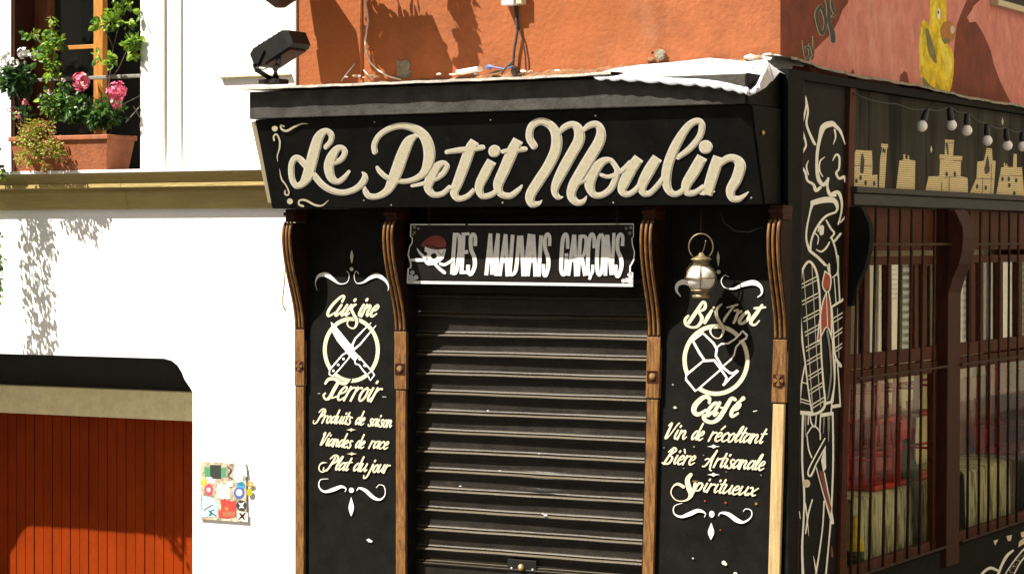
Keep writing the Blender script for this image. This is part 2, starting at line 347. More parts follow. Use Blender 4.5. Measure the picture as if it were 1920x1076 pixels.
# a brush script, x-height 1, strokes (x, y up, weight)
GL = {
 'a': (.72, [[(.58,.9,.5),(.3,.98,.8),(.07,.5,1),(.17,.03,.8),(.45,.35,.5)], [(.62,1,.9),(.55,.35,1),(.66,.02,.6),(.8,.25,.3)]]),
 'c': (.6, [[(.58,.78,.9),(.42,1,.7),(.14,.72,1),(.08,.28,1),(.28,0,.7),(.58,.25,.3)]]),
 'd': (.74, [[(.58,.9,.5),(.3,.98,.8),(.07,.5,1),(.17,.03,.8),(.45,.35,.5)], [(.68,1.85,.9),(.6,1,1),(.55,.35,1),(.66,.02,.6),(.8,.25,.3)]]),
 'e': (.6, [[(.12,.45,.4),(.42,.6,.6),(.48,.88,.7),(.3,1,.7),(.09,.6,1),(.12,.15,1),(.32,0,.7),(.6,.25,.3)]]),
 'f': (.55, [[(.75,1.6,.7),(.6,1.85,.6),(.4,1.4,1),(.3,.5,1),(.15,-.5,.9),(-.1,-.7,.5)], [(.1,.95,.5),(.62,1,.5)]]),
 'i': (.4, [[(.2,1,.9),(.13,.35,1),(.25,.02,.6),(.42,.3,.3)], [(.27,1.38,1),(.3,1.5,1)]]),
 'j': (.4, [[(.25,1,.9),(.15,.2,1),(.0,-.6,.8),(-.3,-.8,.6),(-.4,-.45,.4)], [(.3,1.38,1),(.33,1.5,1)]]),
 'l': (.4, [[(.12,.35,.3),(.36,1.2,.5),(.38,1.8,.7),(.22,1.5,.9),(.12,.5,1),(.22,.02,.6),(.42,.3,.3)]]),
 'n': (.74, [[(.1,1,.9),(.05,0,1)], [(.1,.55,.4),(.34,.98,.7),(.5,.8,1),(.45,.35,1),(.57,.02,.6),(.75,.3,.3)]]),
 'o': (.62, [[(.38,1,.6),(.12,.72,1),(.1,.22,1),(.3,0,.7),(.5,.3,.9),(.5,.78,.8),(.36,1,.5)], [(.42,.9,.4),(.65,.85,.3)]]),
 'p': (.68, [[(.16,1,.9),(0,-.75,1)], [(.1,.6,.4),(.34,1,.7),(.54,.75,1),(.44,.15,.9),(.15,.05,.4)]]),
 'r': (.52, [[(.14,1,.9),(.05,0,1)], [(.1,.55,.4),(.28,.92,.6),(.48,.95,1)]]),
 's': (.54, [[(.5,.92,.7),(.3,1,.7),(.2,.72,.9),(.42,.35,1),(.36,.02,.8),(.1,.0,.6),(.02,.2,.6)]]),
 't': (.42, [[(.3,1.6,.9),(.17,.35,1),(.27,.02,.6),(.44,.25,.3)], [(.02,1.05,.5),(.52,1.1,.5)]]),
 'u': (.78, [[(.12,1,.9),(.05,.3,1),(.18,.02,.7),(.5,.5,.4)], [(.62,1,.9),(.55,.35,1),(.67,.02,.6),(.83,.3,.3)]]),
 'x': (.72, [[(.05,.9,.6),(.25,.95,.8),(.42,.1,1),(.7,.15,.4)], [(.72,.95,.5),(.45,.6,.5),(.05,.05,.7)]]),
 'P': (.8, [[(.38,1.6,1),(.22,.6,1.1),(.02,-.08,.8),(-.35,-.1,.4),(-.42,.25,.4)], [(-.12,1.4,.4),(.18,1.85,.7),(.62,1.75,1),(.72,1.2,1.1),(.3,.72,.5)]]),
 'V': (.66, [[(-.12,1.5,.5),(.08,1.8,.9),(.06,.9,1.2),(.05,.05,1.1),(.33,.5,.5),(.6,1.6,.6),(.72,1.8,.4)]]),
 'B': (.82, [[(.34,1.65,1.1),(.02,0,1.1)], [(.0,1.35,.4),(.36,1.85,.7),(.68,1.55,1),(.32,1.02,.5),(.62,.7,1.1),(.5,.1,1.1),(.1,0,.6),(-.2,.12,.4)]]),
 'A': (.92, [[(.66,1.85,1),(.55,.8,1.1),(.66,-.2,.9),(.86,-.4,.5)], [(.64,1.8,.6),(.16,.2,.8),(-.15,.0,.6)], [(-.15,.75,.5),(.1,.9,.7),(.6,.65,.5)]]),
 'C': (.74, [[(.76,1.3,.9),(.72,1.72,.8),(.46,1.78,.8),(.12,1.15,1.2),(.02,.45,1.2),(.25,0,.8),(.7,.35,.4)]]),
 ' ': (.4, []),
}
ACC = {'é': ('e', [[(.28,1.3,.7),(.5,1.7,.8)]]), 'è': ('e', [[(.22,1.7,.8),(.42,1.3,.6)]])}
def write(pt, text, x0, y0, x1, y1, xh, m, stem, slant=.42):
    """baseline from (x0,y0) to (x1,y1) in the painter's crop units"""
    tot = 0; seq = []
    for ch in text:
        ex = []
        if ch in ACC: ch, ex = ACC[ch]
        a, st = GL[ch]; seq.append((tot, st + ex)); tot += a
    k = (x1 - x0) / tot; L = x1 - x0; dy = (y1 - y0) / L
    for a, st in seq:
        for s_ in st:
            pts = []
            for (gx, gy, gw) in s_:
                x = x0 + (a + gx) * k + gy * xh * slant; xb = (a + gx) * k
                pts.append((x, y0 + dy * xb - gy * xh, stem * (.35 + .65 * gw)))
            pt.stroke(pts, m, sub=4)

# ================================================================ ground
YW = .33; YO = .35; XM = -.173              # white wall, orange wall, mural wall planes
mb = MB(); mb.box(-60, 60, -60, 80, -.3, -.14, 'asphalt'); struct(mb.build('road'))
mb = MB(); mb.box(-30, 1.4, -1.7, 30, -.137, 0, 'paving'); struct(mb.build('pavement'))
mb = MB(); mb.box(-30, 1.55, -1.85, -1.703, -.137, .004, 'kerb'); mb.box(1.403, 1.55, -1.70, 30, -.137, .004, 'kerb'); struct(mb.build('kerb_stones'))
mb = MB(); mb.box(6.2, 9.5, -8, 30, -.137, 0, 'paving'); struct(mb.build('far_pavement'))

# ================================================================ white building
XL = -13.0; XR = X(557, YO)
WB = thing('white_building', 'white rendered house with a stone cornice, a flowered window and a red garage door', 'building', (-6, YW, 0))
zt = hy(200, 319, YW - .15).z                 # cornice top
zb = hy(200, 397, YW).z
xo0 = X(20, YW); xo1 = X(266, YW)             # window opening
gx1 = X(361, YW); gx0 = X(-222, YW)
def zw(px, py): return hy(px, py, YW).z
arc = [(308, 672), (322, 676), (333, 685), (341, 698), (346, 711), (352, 720), (357, 727), (361, 735)]
ar = [(X(a, YW), zw(a, b)) for a, b in arc]
gmid = (gx0 + gx1) / 2; al = [(2 * gmid - x, z) for x, z in ar]
mb = MB(); T_ = .80
def wp(pts, m='white_render'): mb.prism([(x, YW, z) for x, z in pts], (0, T_, 0), m)
wp([(gx1, 0), (XR - .001, 0), (XR - .001, zb), (gx1, zb)])
wp([(XL, 0), (gx0, 0), (gx0, zb), (XL, zb)])
wp([(gx0, zb), (gx0, al[-1][1])] + al[::-1] + ar + [(gx1, zb)])
ztop = 9.5; zh = ZC + 2.6
wp([(XL, zb), (xo0, zb), (xo0, ztop), (XL, ztop)], 'white_plaster')
wp([(xo1, zb), (XR - .001, zb), (XR - .001, ztop), (xo1, ztop)], 'white_plaster')
wp([(xo0, zb), (xo1, zb), (xo1, zt - .01), (xo0, zt - .01)], 'white_plaster')
wp([(xo0, zh), (xo1, zh), (xo1, ztop), (xo0, ztop)], 'white_plaster')
mb.box(XL, XR - .001, YW + 2.2, 10, 0, ztop, 'white_plaster')
mb.box(XL, XR - .001, YW + T_, YW + 2.2, ztop - .2, ztop, 'white_plaster')
mb.build('wall', WB)
# cornice (profile swept along the facade)
S_ = .15
prof = [(0, 0), (-S_, 0), (-S_, -.032), (-.128, -.040), (-.112, -.062), (-.105, -.098), (-.122, -.104), (-.122, -.128), (-.066, -.134), (-.068, -.165), (-.055, -.205), (-.04, -.250), (-.026, -.285), (0, -.290)]
mb = MB(); xs = [XL, X(-60, YW), X(245, YW), XR - .001]
for i in range(3):
    g_ = .0015
    mb.sweep([(YW + y - .0005, zt + z) for y, z in prof], xs[i] + g_, xs[i + 1] - g_, 'stone')
mb.build('cornice', WB)
mb = MB(); mb.box(XL, XR - .001, YW - S_ - .012, YW - .001, zt - .022, zt + .0015, 'white_plaster'); mb.build('ledge_slab', WB, bevel=.004)
# slim raised strips beside the window, ledge near the shop roof
mb = MB(); mb.box(xo1 + .012, X(313, YW), YW - .035, YW + .01, zt + .002, ztop - .1, 'white_plaster'); mb.build('pilaster_strip', WB, bevel=.004)
mb = MB(); mb.box(X(313, YW) + .001, X(341, YW), YW - .016, YW + .01, zt + .002, ztop - .1, 'white_plaster'); mb.build('pilaster_strip', WB, bevel=.004)
mb = MB(); z_ = zw(480, 143); mb.box(X(415, YW), XR - .03, YW - .030, YW + .01, z_ - .008, z_ + .002, 'stone'); mb.build('string_course', WB, bevel=.003)
# window
win = MB(); yf = YW + .26
def fr(px, y=yf): return X(px, y)
zmb = hy(150, 88, yf).z
win.box(fr(62), fr(95), yf - .02, yf + .05, zt, zh, 'frame_red'); win.box(fr(180), fr(197), yf - .03, yf + .03, zt, zh, 'frame_orange')
win.box(fr(95) + .002, fr(180) - .002, yf - .012, yf + .02, zmb - .02, zmb + .012, 'frame_orange')
win.box(xo0 + .002, fr(62) - .002, yf + .02, yf + .05, zt, zh, 'wood_dark')
win.box(xo0 + .001, xo0 + .03, YW + .012, yf + .018, zt, zh, 'wood_dark')
W1 = win.build('window', WB, bevel=.004)
mb = MB(); mb.box(fr(95), fr(180), yf + .022, yf + .026, zt, zh, 'glass_clear'); mb.build('pane', W1)
mb = MB(); mb.box(xo0 - 2.5, xo1 + .3, yf + .75, yf + .8, zt - .5, zh + .5, 'room_shade'); mb.box(xo0 + .001, xo0 + .012, yf + .052, YW + T_ + .02, zt + .001, zh - .001, 'room_shade'); mb.build('room_wall', W1)  # near-black sheets paint in the shade of the room behind the window
mb = MB(); yr = YW + .06; z_ = hy(200, 145, yr).z
mb.box(xo0, xo1, yr - .015, yr + .02, z_ - .015, z_ + .012, 'iron_grey'); mb.build('handrail', W1, bevel=.004)
mb = MB()
for k in range(4):
    pts = [hy(222 + 14 * k, 200 + 30 * (k % 2), YW + .15), hy(262, 180 + 20 * k, YW + .15)]
    mb.tube(pts, .004, 'iron_grey', 5)
mb.build('wire', W1)
# garage
yd = YW + .75; zd = hy(180, 781, yd).z; zbt = hy(180, 729, yd - .12).z
mb = MB(); mb.box(gx0 - .02, gx1 + .02, yd - .12, yd + .1, zd + .01, zbt, 'beam'); mb.build('lintel_beam', WB, bevel=.004)
mb = MB(); mb.box(gx0 - .02, gx1 + .02, yd - .02, yd + .1, zbt + .004, zw(200, 640), 'void_shade'); mb.build('void_shade_panel', WB)  # near-black sheet put where the shaded void above the beam is
GD = MB(); pw = .0935; n_ = int((gx1 - gx0) / pw) + 1; random.seed(3)
for i in range(n_):
    x0 = gx0 + i * pw; x1 = min(x0 + pw - (.007 if i % 2 else .004), gx1 - .001)
    if x1 > x0: GD.box(x0, x1, yd + random.uniform(0, .004), yd + .04, .02, zd + .005, 'garage')
GD.box(gx0, gx1, yd + .012, yd + .05, .021, zd + .004, 'void_shade')
GD.build('garage_door', WB, bevel=.003)

# ================================================================ orange corner building
OB = thing('corner_building', 'orange rendered corner house with a pink and red painted side wall above the bistro', 'building', (-1.9, YO, ZC + 1))
zr = ZC + .99
mb = MB(); mb.box(XR, XM, YO, 12, zr, 9.8, 'orange'); W = mb.build('wall', OB)
W.data.materials.append(M['red_wall'])
for p in W.data.polygons:
    if p.normal.x > .9: p.material_index = 1
pm = Painter((Vector((XM, 0, 0)), Vector((1, 0, 0))), (3.165, 1320, 0), .002)
pm.poly([(862, -120), (855, 20), (822, 60), (800, 120), (762, 195), (700, 255), (650, 305), (612, 385), (640, 440), (720, 470), (830, 490), (868, 432), (885, 410), (912, 490), (1000, 515), (1180, 540), (1310, 560), (1440, 560), (1478, 400), (1488, 250), (1500, 150), (1530, 70), (1560, 0), (1575, -120)], 'pink')
pm.poly([(1640, -120), (1640, 0), (1598, 40), (1590, 62), (1560, 105), (1575, 135), (1612, 130), (1648, 185), (1680, 250), (1700, 300), (1722, 390), (1760, 490), (1800, 570), (1846, 660), (1960, 690), (2300, 800), (2300, -120)], 'pink')
pm.poly([(1160, 540), (1162, 450), (1185, 425), (1205, 430), (1215, 480), (1230, 545)], 'red_wall')
pm.poly([(1345, -60), (1340, 60), (1335, 160), (1318, 128), (1298, 120), (1282, 165), (1274, 300), (1280, 430), (1296, 500), (1312, 570), (1440, 590), (1468, 520), (1480, 440), (1484, 350), (1468, 290), (1430, 250), (1405, 210), (1412, 160), (1438, 132), (1440, 60), (1436, -60)], 'duck')
pm.stroke([(1322, 180, 22), (1338, 250, 34), (1355, 320, 40), (1375, 370, 14)], 'duck_shade')
pm.stroke([(1300, 470, 20), (1330, 520, 36), (1380, 545, 30)], 'duck_shade')
pm.disc(1448, 190, 46, 'beak', 66); pm.disc(1430, 245, 26, 'duck_shade', 18); pm.disc(1475, 178, 13, 'plastic_cream', 24)
pm.disc(1393, 85, 10, 'white_paint', 34); pm.disc(1390, 75, 5, 'tag_dark', 12)
for s_ in ([(1395,230,14),(1425,300,40),(1450,380,46),(1440,470,20)], [(1375,20,20),(1362,90,22),(1365,150,14)], [(1292,170,10),(1290,260,14),(1296,380,14)]): pm.stroke(s_, 'duck_light')
pm.T = (7.687, 1470, 0)
for m_, g_, dx in (('tag_light', 16, -6), ('tag_dark', 0, 0)):     # the spray-painted signature
    def S(*p): pm.stroke([(a + dx, b + dx * -.4, c) for a, b, c in p], m_, grow=g_)
    S((530, 95, 42), (475, 190, 46), (490, 330, 46), (545, 490, 46), (595, 400, 40), (600, 280, 44), (560, 150, 44), (525, 100, 34))
    S((610, -20, 40), (640, 120, 44), (650, 300, 48), (690, 480, 52), (705, 600, 52), (728, 560, 30), (710, 440, 30), (680, 370, 18))
    S((690, 20, 34), (705, 130, 38), (735, 200, 30), (700, 240, 20))
    S((270, 590, 8), (290, 720, 16), (320, 835, 20), (370, 800, 24), (365, 700, 26), (320, 690, 26), (310, 740, 10))
    S((370, 650, 26), (400, 690, 22), (415, 780, 16)); S((420, 530, 6), (428, 690, 14), (415, 840, 22), (385, 840, 14))
pm.build('mural', OB)
# a window of the side wall, just entering the picture
mb = MB(); y0_ = Yx(1856, XM); z_ = hx(1856, 4, XM).z - .03
mb.box(XM + .001, XM + .07, y0_, y0_ + 1.6, z_, z_ + .05, 'plastic_cream'); WS = mb.build('window_sill', OB, bevel=.006)
mb = MB(); mb.box(XM + .001, XM + .04, y0_ + .03, y0_ + 1.5, z_ + .052, z_ + 1.5, 'metal_black'); mb.box(XM + .042, XM + .05, y0_ + .1, y0_ + 1.4, z_ + .12, z_ + 1.4, 'glass'); mb.build('window', OB)
def lump(mb, c, r, m, seed, sq=(1, 1, 1), n=2):
    rnd = random.Random(seed); bm = bmesh.new(); bmesh.ops.create_icosphere(bm, subdivisions=n, radius=1)
    base = len(mb.v); k = mb.mi(m)
    for v in bm.verts: mb.v.append(Vector(c) + Vector((v.co.x * sq[0], v.co.y * sq[1], v.co.z * sq[2])) * r * rnd.uniform(.75, 1.2))
    for f in bm.faces: mb.f.append([base + v.index for v in f.verts]); mb.m.append(k); mb.sm.append(False)
    bm.free()
mb = MB(); rnd = random.Random(5)
c = hy(758, 130, YO)
pts = [(745, 113), (757, 116), (764, 112), (771, 118), (769, 132), (773, 146), (746, 148), (748, 130)]
mb.prism([hy(a, b, YO + .01) for a, b in pts], (0, -.016, 0), 'mortar')
for i in range(14): lump(mb, hy(rnd.uniform(747, 770), rnd.uniform(118, 145), YO - .004), .013, 'mortar', i, (1, .5, 1), 1)
mb.build('mortar_patch', OB)
mb = MB(); c = hy(1238, 103, YO - .02)
lump(mb, c, .034, 'mortar', 3, (1.1, .3, 1.1), 3); lump(mb, hy(1224, 100, YO + .002), .012, 'void_shade', 4, (1, .3, 1.3)); lump(mb, hy(1249, 98, YO + .002), .009, 'void_shade', 5, (1, .3, 1.2)); lump(mb, hy(1220, 112, YO - .01), .03, 'foot_render', 6, (1.2, .5, .5))  # small dark lumps stand in for the shade of drilled holes
mb.build('mortar_patch', OB)
mb = MB(); rows = [[], [], []]; N = 220      # ragged bare render along the foot of the wall
for i in range(N + 1):
    px = 562 + 895 * i / N; py = 158 - (px - 575) * .062; a_ = hy(px, py + 14, YO - .012); hgt = .025 + .02 * abs(math.sin(i * .37)) * abs(math.sin(i * .11 + 1)) + rnd.uniform(0, .012)
    rows[0].append(a_ + Vector((0, -.02, 0))); rows[1].append(a_ + Vector((0, -.004, hgt * .7))); rows[2].append(a_ + Vector((0, .013, hgt)))
mb.grid(rows, 'foot_render', smooth=False); mb.build('render_edge', OB)
mb = MB()
for i in range(4): lump(mb, hy(1408 + i * 15, 108 - i * 1 + (i % 2) * 3, YO - .02), .035, ('roof_edge', 'orange_old')[i % 2], i + 40, (1.3, .6, .6))
mb.build('broken_corner', OB)

# ================================================================ timber shop front
SF = thing('shop_front', 'black painted timber bistro shop front with cream script lettering and a closed roller shutter', 'shop front', (-1.85, 0, 0))
XS0, XS1 = -3.715, -.034
zr_ = Z(-.85)
def lean(x): return .031 * max(0, min(1, (x + 2.78) / 1.8))
def sk(p): return Vector((p.x + lean(p.x) * (p.z - zr_), p.y, p.z))
def leanY(y): 
    if y < .3: return .031
    if y < 1.1: return .031 + .03 * (y - .3) / .8
    return max(.02, .061 - .02 * (y - 1.1))
def skr(p): return Vector((p.x, p.y + leanY(p.y) * (p.z - zr_), p.z))
ZF0, ZF1 = Z(.235), Z(.84)
# fascia
mb = MB(); mb.prism([(XS0, -.25, ZF0), (XS0, -.45, ZF1), (XS0, .0, ZF1), (XS0, .0, ZF0)], (XS1 - XS0, 0, 0), 'black')
FB = mb.build('fascia_board', SF, bevel=.004)
mb = MB(); mb.prism([(XS0 - .045, -.235, ZF0 + .04), (XS0 - .045, -.44, ZF1 - .01), (XS0 - .045, -.40, ZF1 - .01), (XS0 - .045, -.2, ZF0 + .04)], (.040, 0, 0), 'plastic_cream'); mb.build('edge_strip', SF, bevel=.003)
mb = MB(); mb.prism([(XS1 + .001, -.243, ZF0 + .006), (XS1 + .001, -.443, ZF1 - .004), (XS1 + .001, .0, ZF1 - .004), (XS1 + .001, .0, ZF0 + .006)], (.012, 0, 0), 'black_rough'); CK = mb.build('end_cheek', SF)
mb = MB(); mb.lathe(hit(1429, 249, PX(XS1 + .013)), [(.0, .0), (.02, .0), (.016, .012), (.0, .02)], 'brass', 10, 'x'); mb.build('brass_hook', SF)
# zinc faced cornice band and roof
mb = MB(); mb.box(XS0 - .035, XS1 - .02, -.47, .33, ZF1 + .005, Z(1.03), 'band'); mb.build('cornice_board', SF, bevel=.006)
mb = MB(); mb.box(XS1 - .019, XS1 - .004, -.472, .33, ZF1 + .002, Z(1.033), 'black_rough'); mb.build('cornice_end', SF, bevel=.004)
mb = MB(); xr_ = X(1150, -.5); N = 60; rows_t = []; rows_b = []; rnd = random.Random(2)
for j, (y, dz) in enumerate(((-.535, 0), (-.44, .004), (.345, .012))):
    rt = []; 
    for i in range(N + 1):
        x = -3.80 + (xr_ + 3.80) * i / N; wv = .0016 * math.sin(i * .9) + .001 * math.sin(i * 2.3 + 1) + .010 * max(0, (i - 44) / 16) ** 2
        rt.append((x, y + (.002 * math.sin(i * .7) if j == 0 else 0), Z(1.058) + dz + (wv if j < 2 else 0)))
    rows_t.append(rt)
lo = [[(x, y, z - .016) for x, y, z in rows_t[0]]]
mb.grid([[(x, y, z - .016) for x, y, z in r] for r in rows_t[::-1]] + rows_t, 'roof_edge', smooth=False)
mb.face([rows_t[k][0] for k in range(3)] + [(rows_t[k][0][0], rows_t[k][0][1], rows_t[k][0][2] - .016) for k in (2, 1, 0)], 'roof_edge')
mb.build('roof_sheet', SF)
# lead flashing: hump of zinc sheet over the corner, edge sagging in front
top = [(1118, 139), (1150, 129), (1200, 122), (1262, 117), (1330, 109), (1365, 112), (1400, 116), (1428, 112), (1458, 102)]
bot = [(1112, 142), (1150, 143.5), (1200, 146), (1262, 151), (1310, 154), (1345, 158), (1382, 166), (1408, 172), (1424, 158)]
rows = []; rnd = random.Random(11); K = 10
def lerp(a, b, u): return a + (b - a) * u
def along(P, u):
    f = u * (len(P) - 1); i = min(int(f), len(P) - 2); return (lerp(P[i][0], P[i + 1][0], f - i), lerp(P[i][1], P[i + 1][1], f - i))
for k in range(K + 1):
    v = k / K; row = []
    for i in range(57):
        u = i / 56; a = along(top, u); b = along(bot, u)
        A = hy(a[0], a[1], YO - .02); B = hy(b[0], b[1], -.53 + (.05 if u > .85 else 0))
        p = A.lerp(B, v); h = .035 * math.sin(v * math.pi) * min(1, u * 2.2)
        cr_ = (.016 if u > .72 else .004) * math.sin(math.pi * min(1, v * 1.05))
        p.z += h * (.6 if u > .8 else 1) + cr_ * (math.sin(u * 90 + v * 9) + math.sin(u * 41 - v * 16) + rnd.uniform(-.6, .6)); row.append(p)
    rows.append(row)
rows.append([p + Vector((.002, .012, -.018 - .012 * abs(math.sin(i * .7)))) for i, p in enumerate(rows[-1])])
mb = MB(); mb.grid(rows, 'zinc')
e = [r[-1] for r in rows[:-1]]                # folded over the corner and on along the side
side = [[p for p in e], [Vector((XS1 + .03 + .02 * math.sin(i * 1.9), p.y + .02, p.z - .07 - .02 * math.sin(i * 2.4))) for i, p in enumerate(e)]]
mb.grid(side, 'zinc'); mb.build('zinc_flashing', SF)
mb = MB(); rows = []; N = 70
for j in range(3):
    r = []
    for i in range(N + 1):
        y = -.02 + 6.4 * i / N; wv = .004 * math.sin(i * .8) + .008 * math.sin(i * .23 + 2) + .003 * math.sin(i * 2.1)
        x = (XM - .0, .05 + wv * .8, .055 + wv * .8)[j]; z = Z(1.135 - .010 * y) + (.03, wv * .7, wv * .7 - .018)[j]
        if i < 9: z += .018 * (9 - i) / 9
        r.append((x, y, z))
    rows.append(r)
mb.grid(rows, 'side_edge', smooth=False); mb.build('roof_sheet', SF)
mb = MB(); mb.box(XM, .03, -.0, 6.3, Z(1.03), Z(1.085), 'black_rough'); mb.build('cornice_board', SF)
# panels, posts
p1a, p1b = X(553, -.03), X(571, -.03); p2a, p2b = X(740, -.03), X(762, -.03); p3a, p3b = X(1212, -.03), X(1237, -.03); p4a, p4b = X(1448, -.03), X(1474, -.03)
mb = MB(); mb.box(p1b - .01, p2a + .01, 0, .04, .02, ZF0 - .001, 'black', sk); LP = mb.build('painted_panel', SF); LP['label'] = 'black panel lettered with cuisine and terroir in ivory script'
mb = MB(); mb.box(p3b - .01, p4a + .01, 0, .04, .02, ZF0 - .001, 'black', sk); RP = mb.build('painted_panel', SF); RP['label'] = 'black panel lettered with bistrot and café in ivory script'
mb = MB(); mb.box(-3.7, XS1, .045, .34, 0, .45, 'black_rough', None); mb.box(p2b, p3a, .02, .044, 0, .33, 'black_rough'); mb.build('plinth', SF)
S_prof = [(.0, -.68), (-.03, -.68), (-.032, -.60), (-.040, -.52), (-.062, -.43), (-.098, -.33), (-.140, -.22), (-.172, -.12), (-.190, -.03), (-.196, .05), (-.186, .11), (-.165, .138), (.0, .14)]
def pilaster(xa, xb, wd, ros, label=None):
    sh = MB(); cx_ = (xa + xb) / 2; hw = (xb - xa) / 2; s_ = .82
    f = lambda p: sk(p)
    sh.box(cx_ - hw * s_, cx_ + hw * s_, -.030, -.001, .02, Z(-1.005), wd, f)
    sh.box(cx_ - hw, cx_ + hw, -.036, -.001, Z(-.998), Z(-.605), 'wood', f)
    o = sh.build('pilaster', SF, bevel=.004)
    if label: o['label'] = label
    c = MB()
    for (a, b, inset, mm) in ((-1, 1, .012, 'console_dark'),):
        pr = [(y * .94 if -.67 < z < .13 else y, z) for y, z in S_prof]
        P = [sk(Vector((cx_ - hw, y, Z(z)))) for y, z in pr]; c.prism(P, (2 * hw, 0, 0), mm)
    for q in (-1, 0, 1):
        pts = [sk(Vector((cx_ + q * hw * .68, y + .003, Z(z)))) for y, z in cr([(y, z, 0) for y, z in S_prof[1:-1]], 4) for _ in (0,)] if False else [sk(Vector((cx_ + q * hw * .68, t_[0] + .004, Z(t_[1])))) for t_ in cr([(y, z, 0) for y, z in S_prof[2:-1]], 4)]
        c.tube(pts, .0105, 'wood', 8)
    c.build('console', o)
    c = MB(); c.box(cx_ - hw * .95, cx_ + hw * .95, -.150, -.001, Z(.142), Z(.232), 'wood_dark', f); c.box(cx_ - hw * 1.05, cx_ + hw * 1.05, -.17, -.001, Z(.185), Z(.21), 'wood_dark', f); c.build('neck_block', o, bevel=.004)
    c = MB(); rz = Z(-.86); cc = sk(Vector((cx_, -.0365, rz))); h_ = hw * .80
    if ros == 'disc':
        for a_, b_, d_, e_ in ((-1, 1, .86, 1), (-1, 1, -1, -.86), (-1, -.86, -.855, .855), (.86, 1, -.855, .855)): c.box(cc.x + a_ * h_, cc.x + b_ * h_, -.040, -.0365, rz + d_ * h_, rz + e_ * h_, 'wood_dark')
        c.lathe((cc.x, -.0365, rz), [(h_ * .62, 0), (h_ * .62, -.006), (h_ * .45, -.010), (.0, -.010)], 'wood', 16, 'y')
        c.box(cc.x - h_ * .855, cc.x + h_ * .855, -.0375, -.0366, rz - h_ * .855, rz + h_ * .855, 'wood_dark')
    else:
        c.box(cc.x - h_, cc.x + h_, -.0385, -.0366, rz - h_, rz + h_, 'wood_dark')
        for i in range(4):
            a = i * math.pi / 2; c.prism([(cc.x, -.039, rz), (cc.x + h_ * .9 * math.cos(a - .5), -.039, rz + h_ * .9 * math.sin(a - .5)), (cc.x + h_ * .95 * math.cos(a), -.039, rz + h_ * .95 * math.sin(a)), (cc.x + h_ * .9 * math.cos(a + .5), -.039, rz + h_ * .9 * math.sin(a + .5))], (0, -.007, 0), 'wood')
    c.build('rosette', o)
pilaster(p1a, p1b, 'wood', 'flower'); pilaster(p2a, p2b, 'wood', 'disc'); pilaster(p3a, p3b, 'wood', 'disc'); pilaster(p4a, p4b, 'wood_pale', 'flower', 'sun-bleached timber pilaster at the corner')
# loose splinter hanging from the first console
mb = MB(); mb.tube([hy(a, b, -.1) for a, b in ((535, 495), (533, 530), (530, 560), (530, 572), (536, 583))], .005, 'wood_pale', 5); mb.build('loose_strip', SF)
# roller shutter
mb = MB(); ys = .10; z0 = hy(770, 627, ys).z; pitch = .1325; xa, xb = p2b - .02, p3a + .02; random.seed(9)
ux = [xa + (xb - xa) * i / 26 for i in range(27)]
pf = [(.001, .000), (.0, -.008), (-.0015, -.016), (-.007, -.021), (-.0095, -.025), (-.006, -.030), (-.004, -.036), (-.022, -.0405), (-.028, -.046), (-.027, -.053), (-.018, -.060), (.004, -.066), (.007, -.076), (.005, -.095), (.003, -.118)]
zt_ = z0 + pitch * 7; pts = []
nrow = 19
for r_ in range(nrow):
    for (o_, dz) in pf:
        z = zt_ - r_ * pitch + dz + .045
        if z < Z(.232): pts.append((ys + o_, z))
rows = [[Vector((x + lean(x) * (z - zr_), y + .003 * math.sin(x * 3 + k * .2) + .004 * math.exp(-((x + 1.75) ** 2 + (z - ZC + 1.6) ** 2) / .02) * math.sin(k), z + .0008 * math.sin(x * 4 + (k // 15) * 1.3) + .0005 * math.sin(x * 13 + (k // 15) * 2.1))) for x in ux] for k, (y, z) in enumerate(pts)]
mb.grid(rows, 'shutter', smooth=False); RS = mb.build('roller_shutter', SF, recalc=True)
zbt_ = pts[-1][1]
mb = MB(); mb.box(xa, xb, ys - .022, ys + .02, zbt_ - .34, zbt_ - .002, 'shutter', sk); mb.box(xa, xb, ys - .034, ys - .0225, zbt_ - .03, zbt_ - .018, 'shutter', sk); mb.box(xa, xb, ys - .034, ys - .0225, zbt_ - .19, zbt_ - .175, 'shutter', sk); mb.build('bottom_rail', RS, bevel=.003)
c = hy(978, 1063, ys - .03); mb = MB(); mb.box(c.x - .11, c.x + .11, ys - .0285, ys - .0225, c.z - .055, c.z + .05, 'metal_black'); LK = mb.build('lock_plate', RS, bevel=.003)
mb = MB(); mb.lathe((c.x, ys - .028, c.z), [(.024, 0), (.024, -.012), (.017, -.026), (0, -.028)], 'brass', 14, 'y'); mb.build('lock_barrel', RS)
for dx in (-.075, .085):
    mb = MB(); mb.lathe((c.x + dx, ys - .028, c.z - .012), [(.010, 0), (.010, -.005), (0, -.008)], 'iron_grey', 10, 'y'); mb.build('bolt', RS)
for px, py, r in ((863, 911, .010), (1023, 966, .016), (1018, 963, .009), (915, 770, .010), (1010, 850, .008), (937, 882, .008), (787, 583, .012)): mb = MB(); lump(mb, hy(px, py, ys - .034), r * .7, 'zinc', int(px), (1.6, .25, .7), 1); mb.build('chip_glint', RS)  # pale lumps: chips, with the top left one standing in for a glint
for q_ in (p2b, p3a): mb = MB(); mb.box(q_ - .012, q_ + .012, .002, .14, 0, ZF0 - .001, 'black_rough', sk); mb.build('shutter_guide', SF)
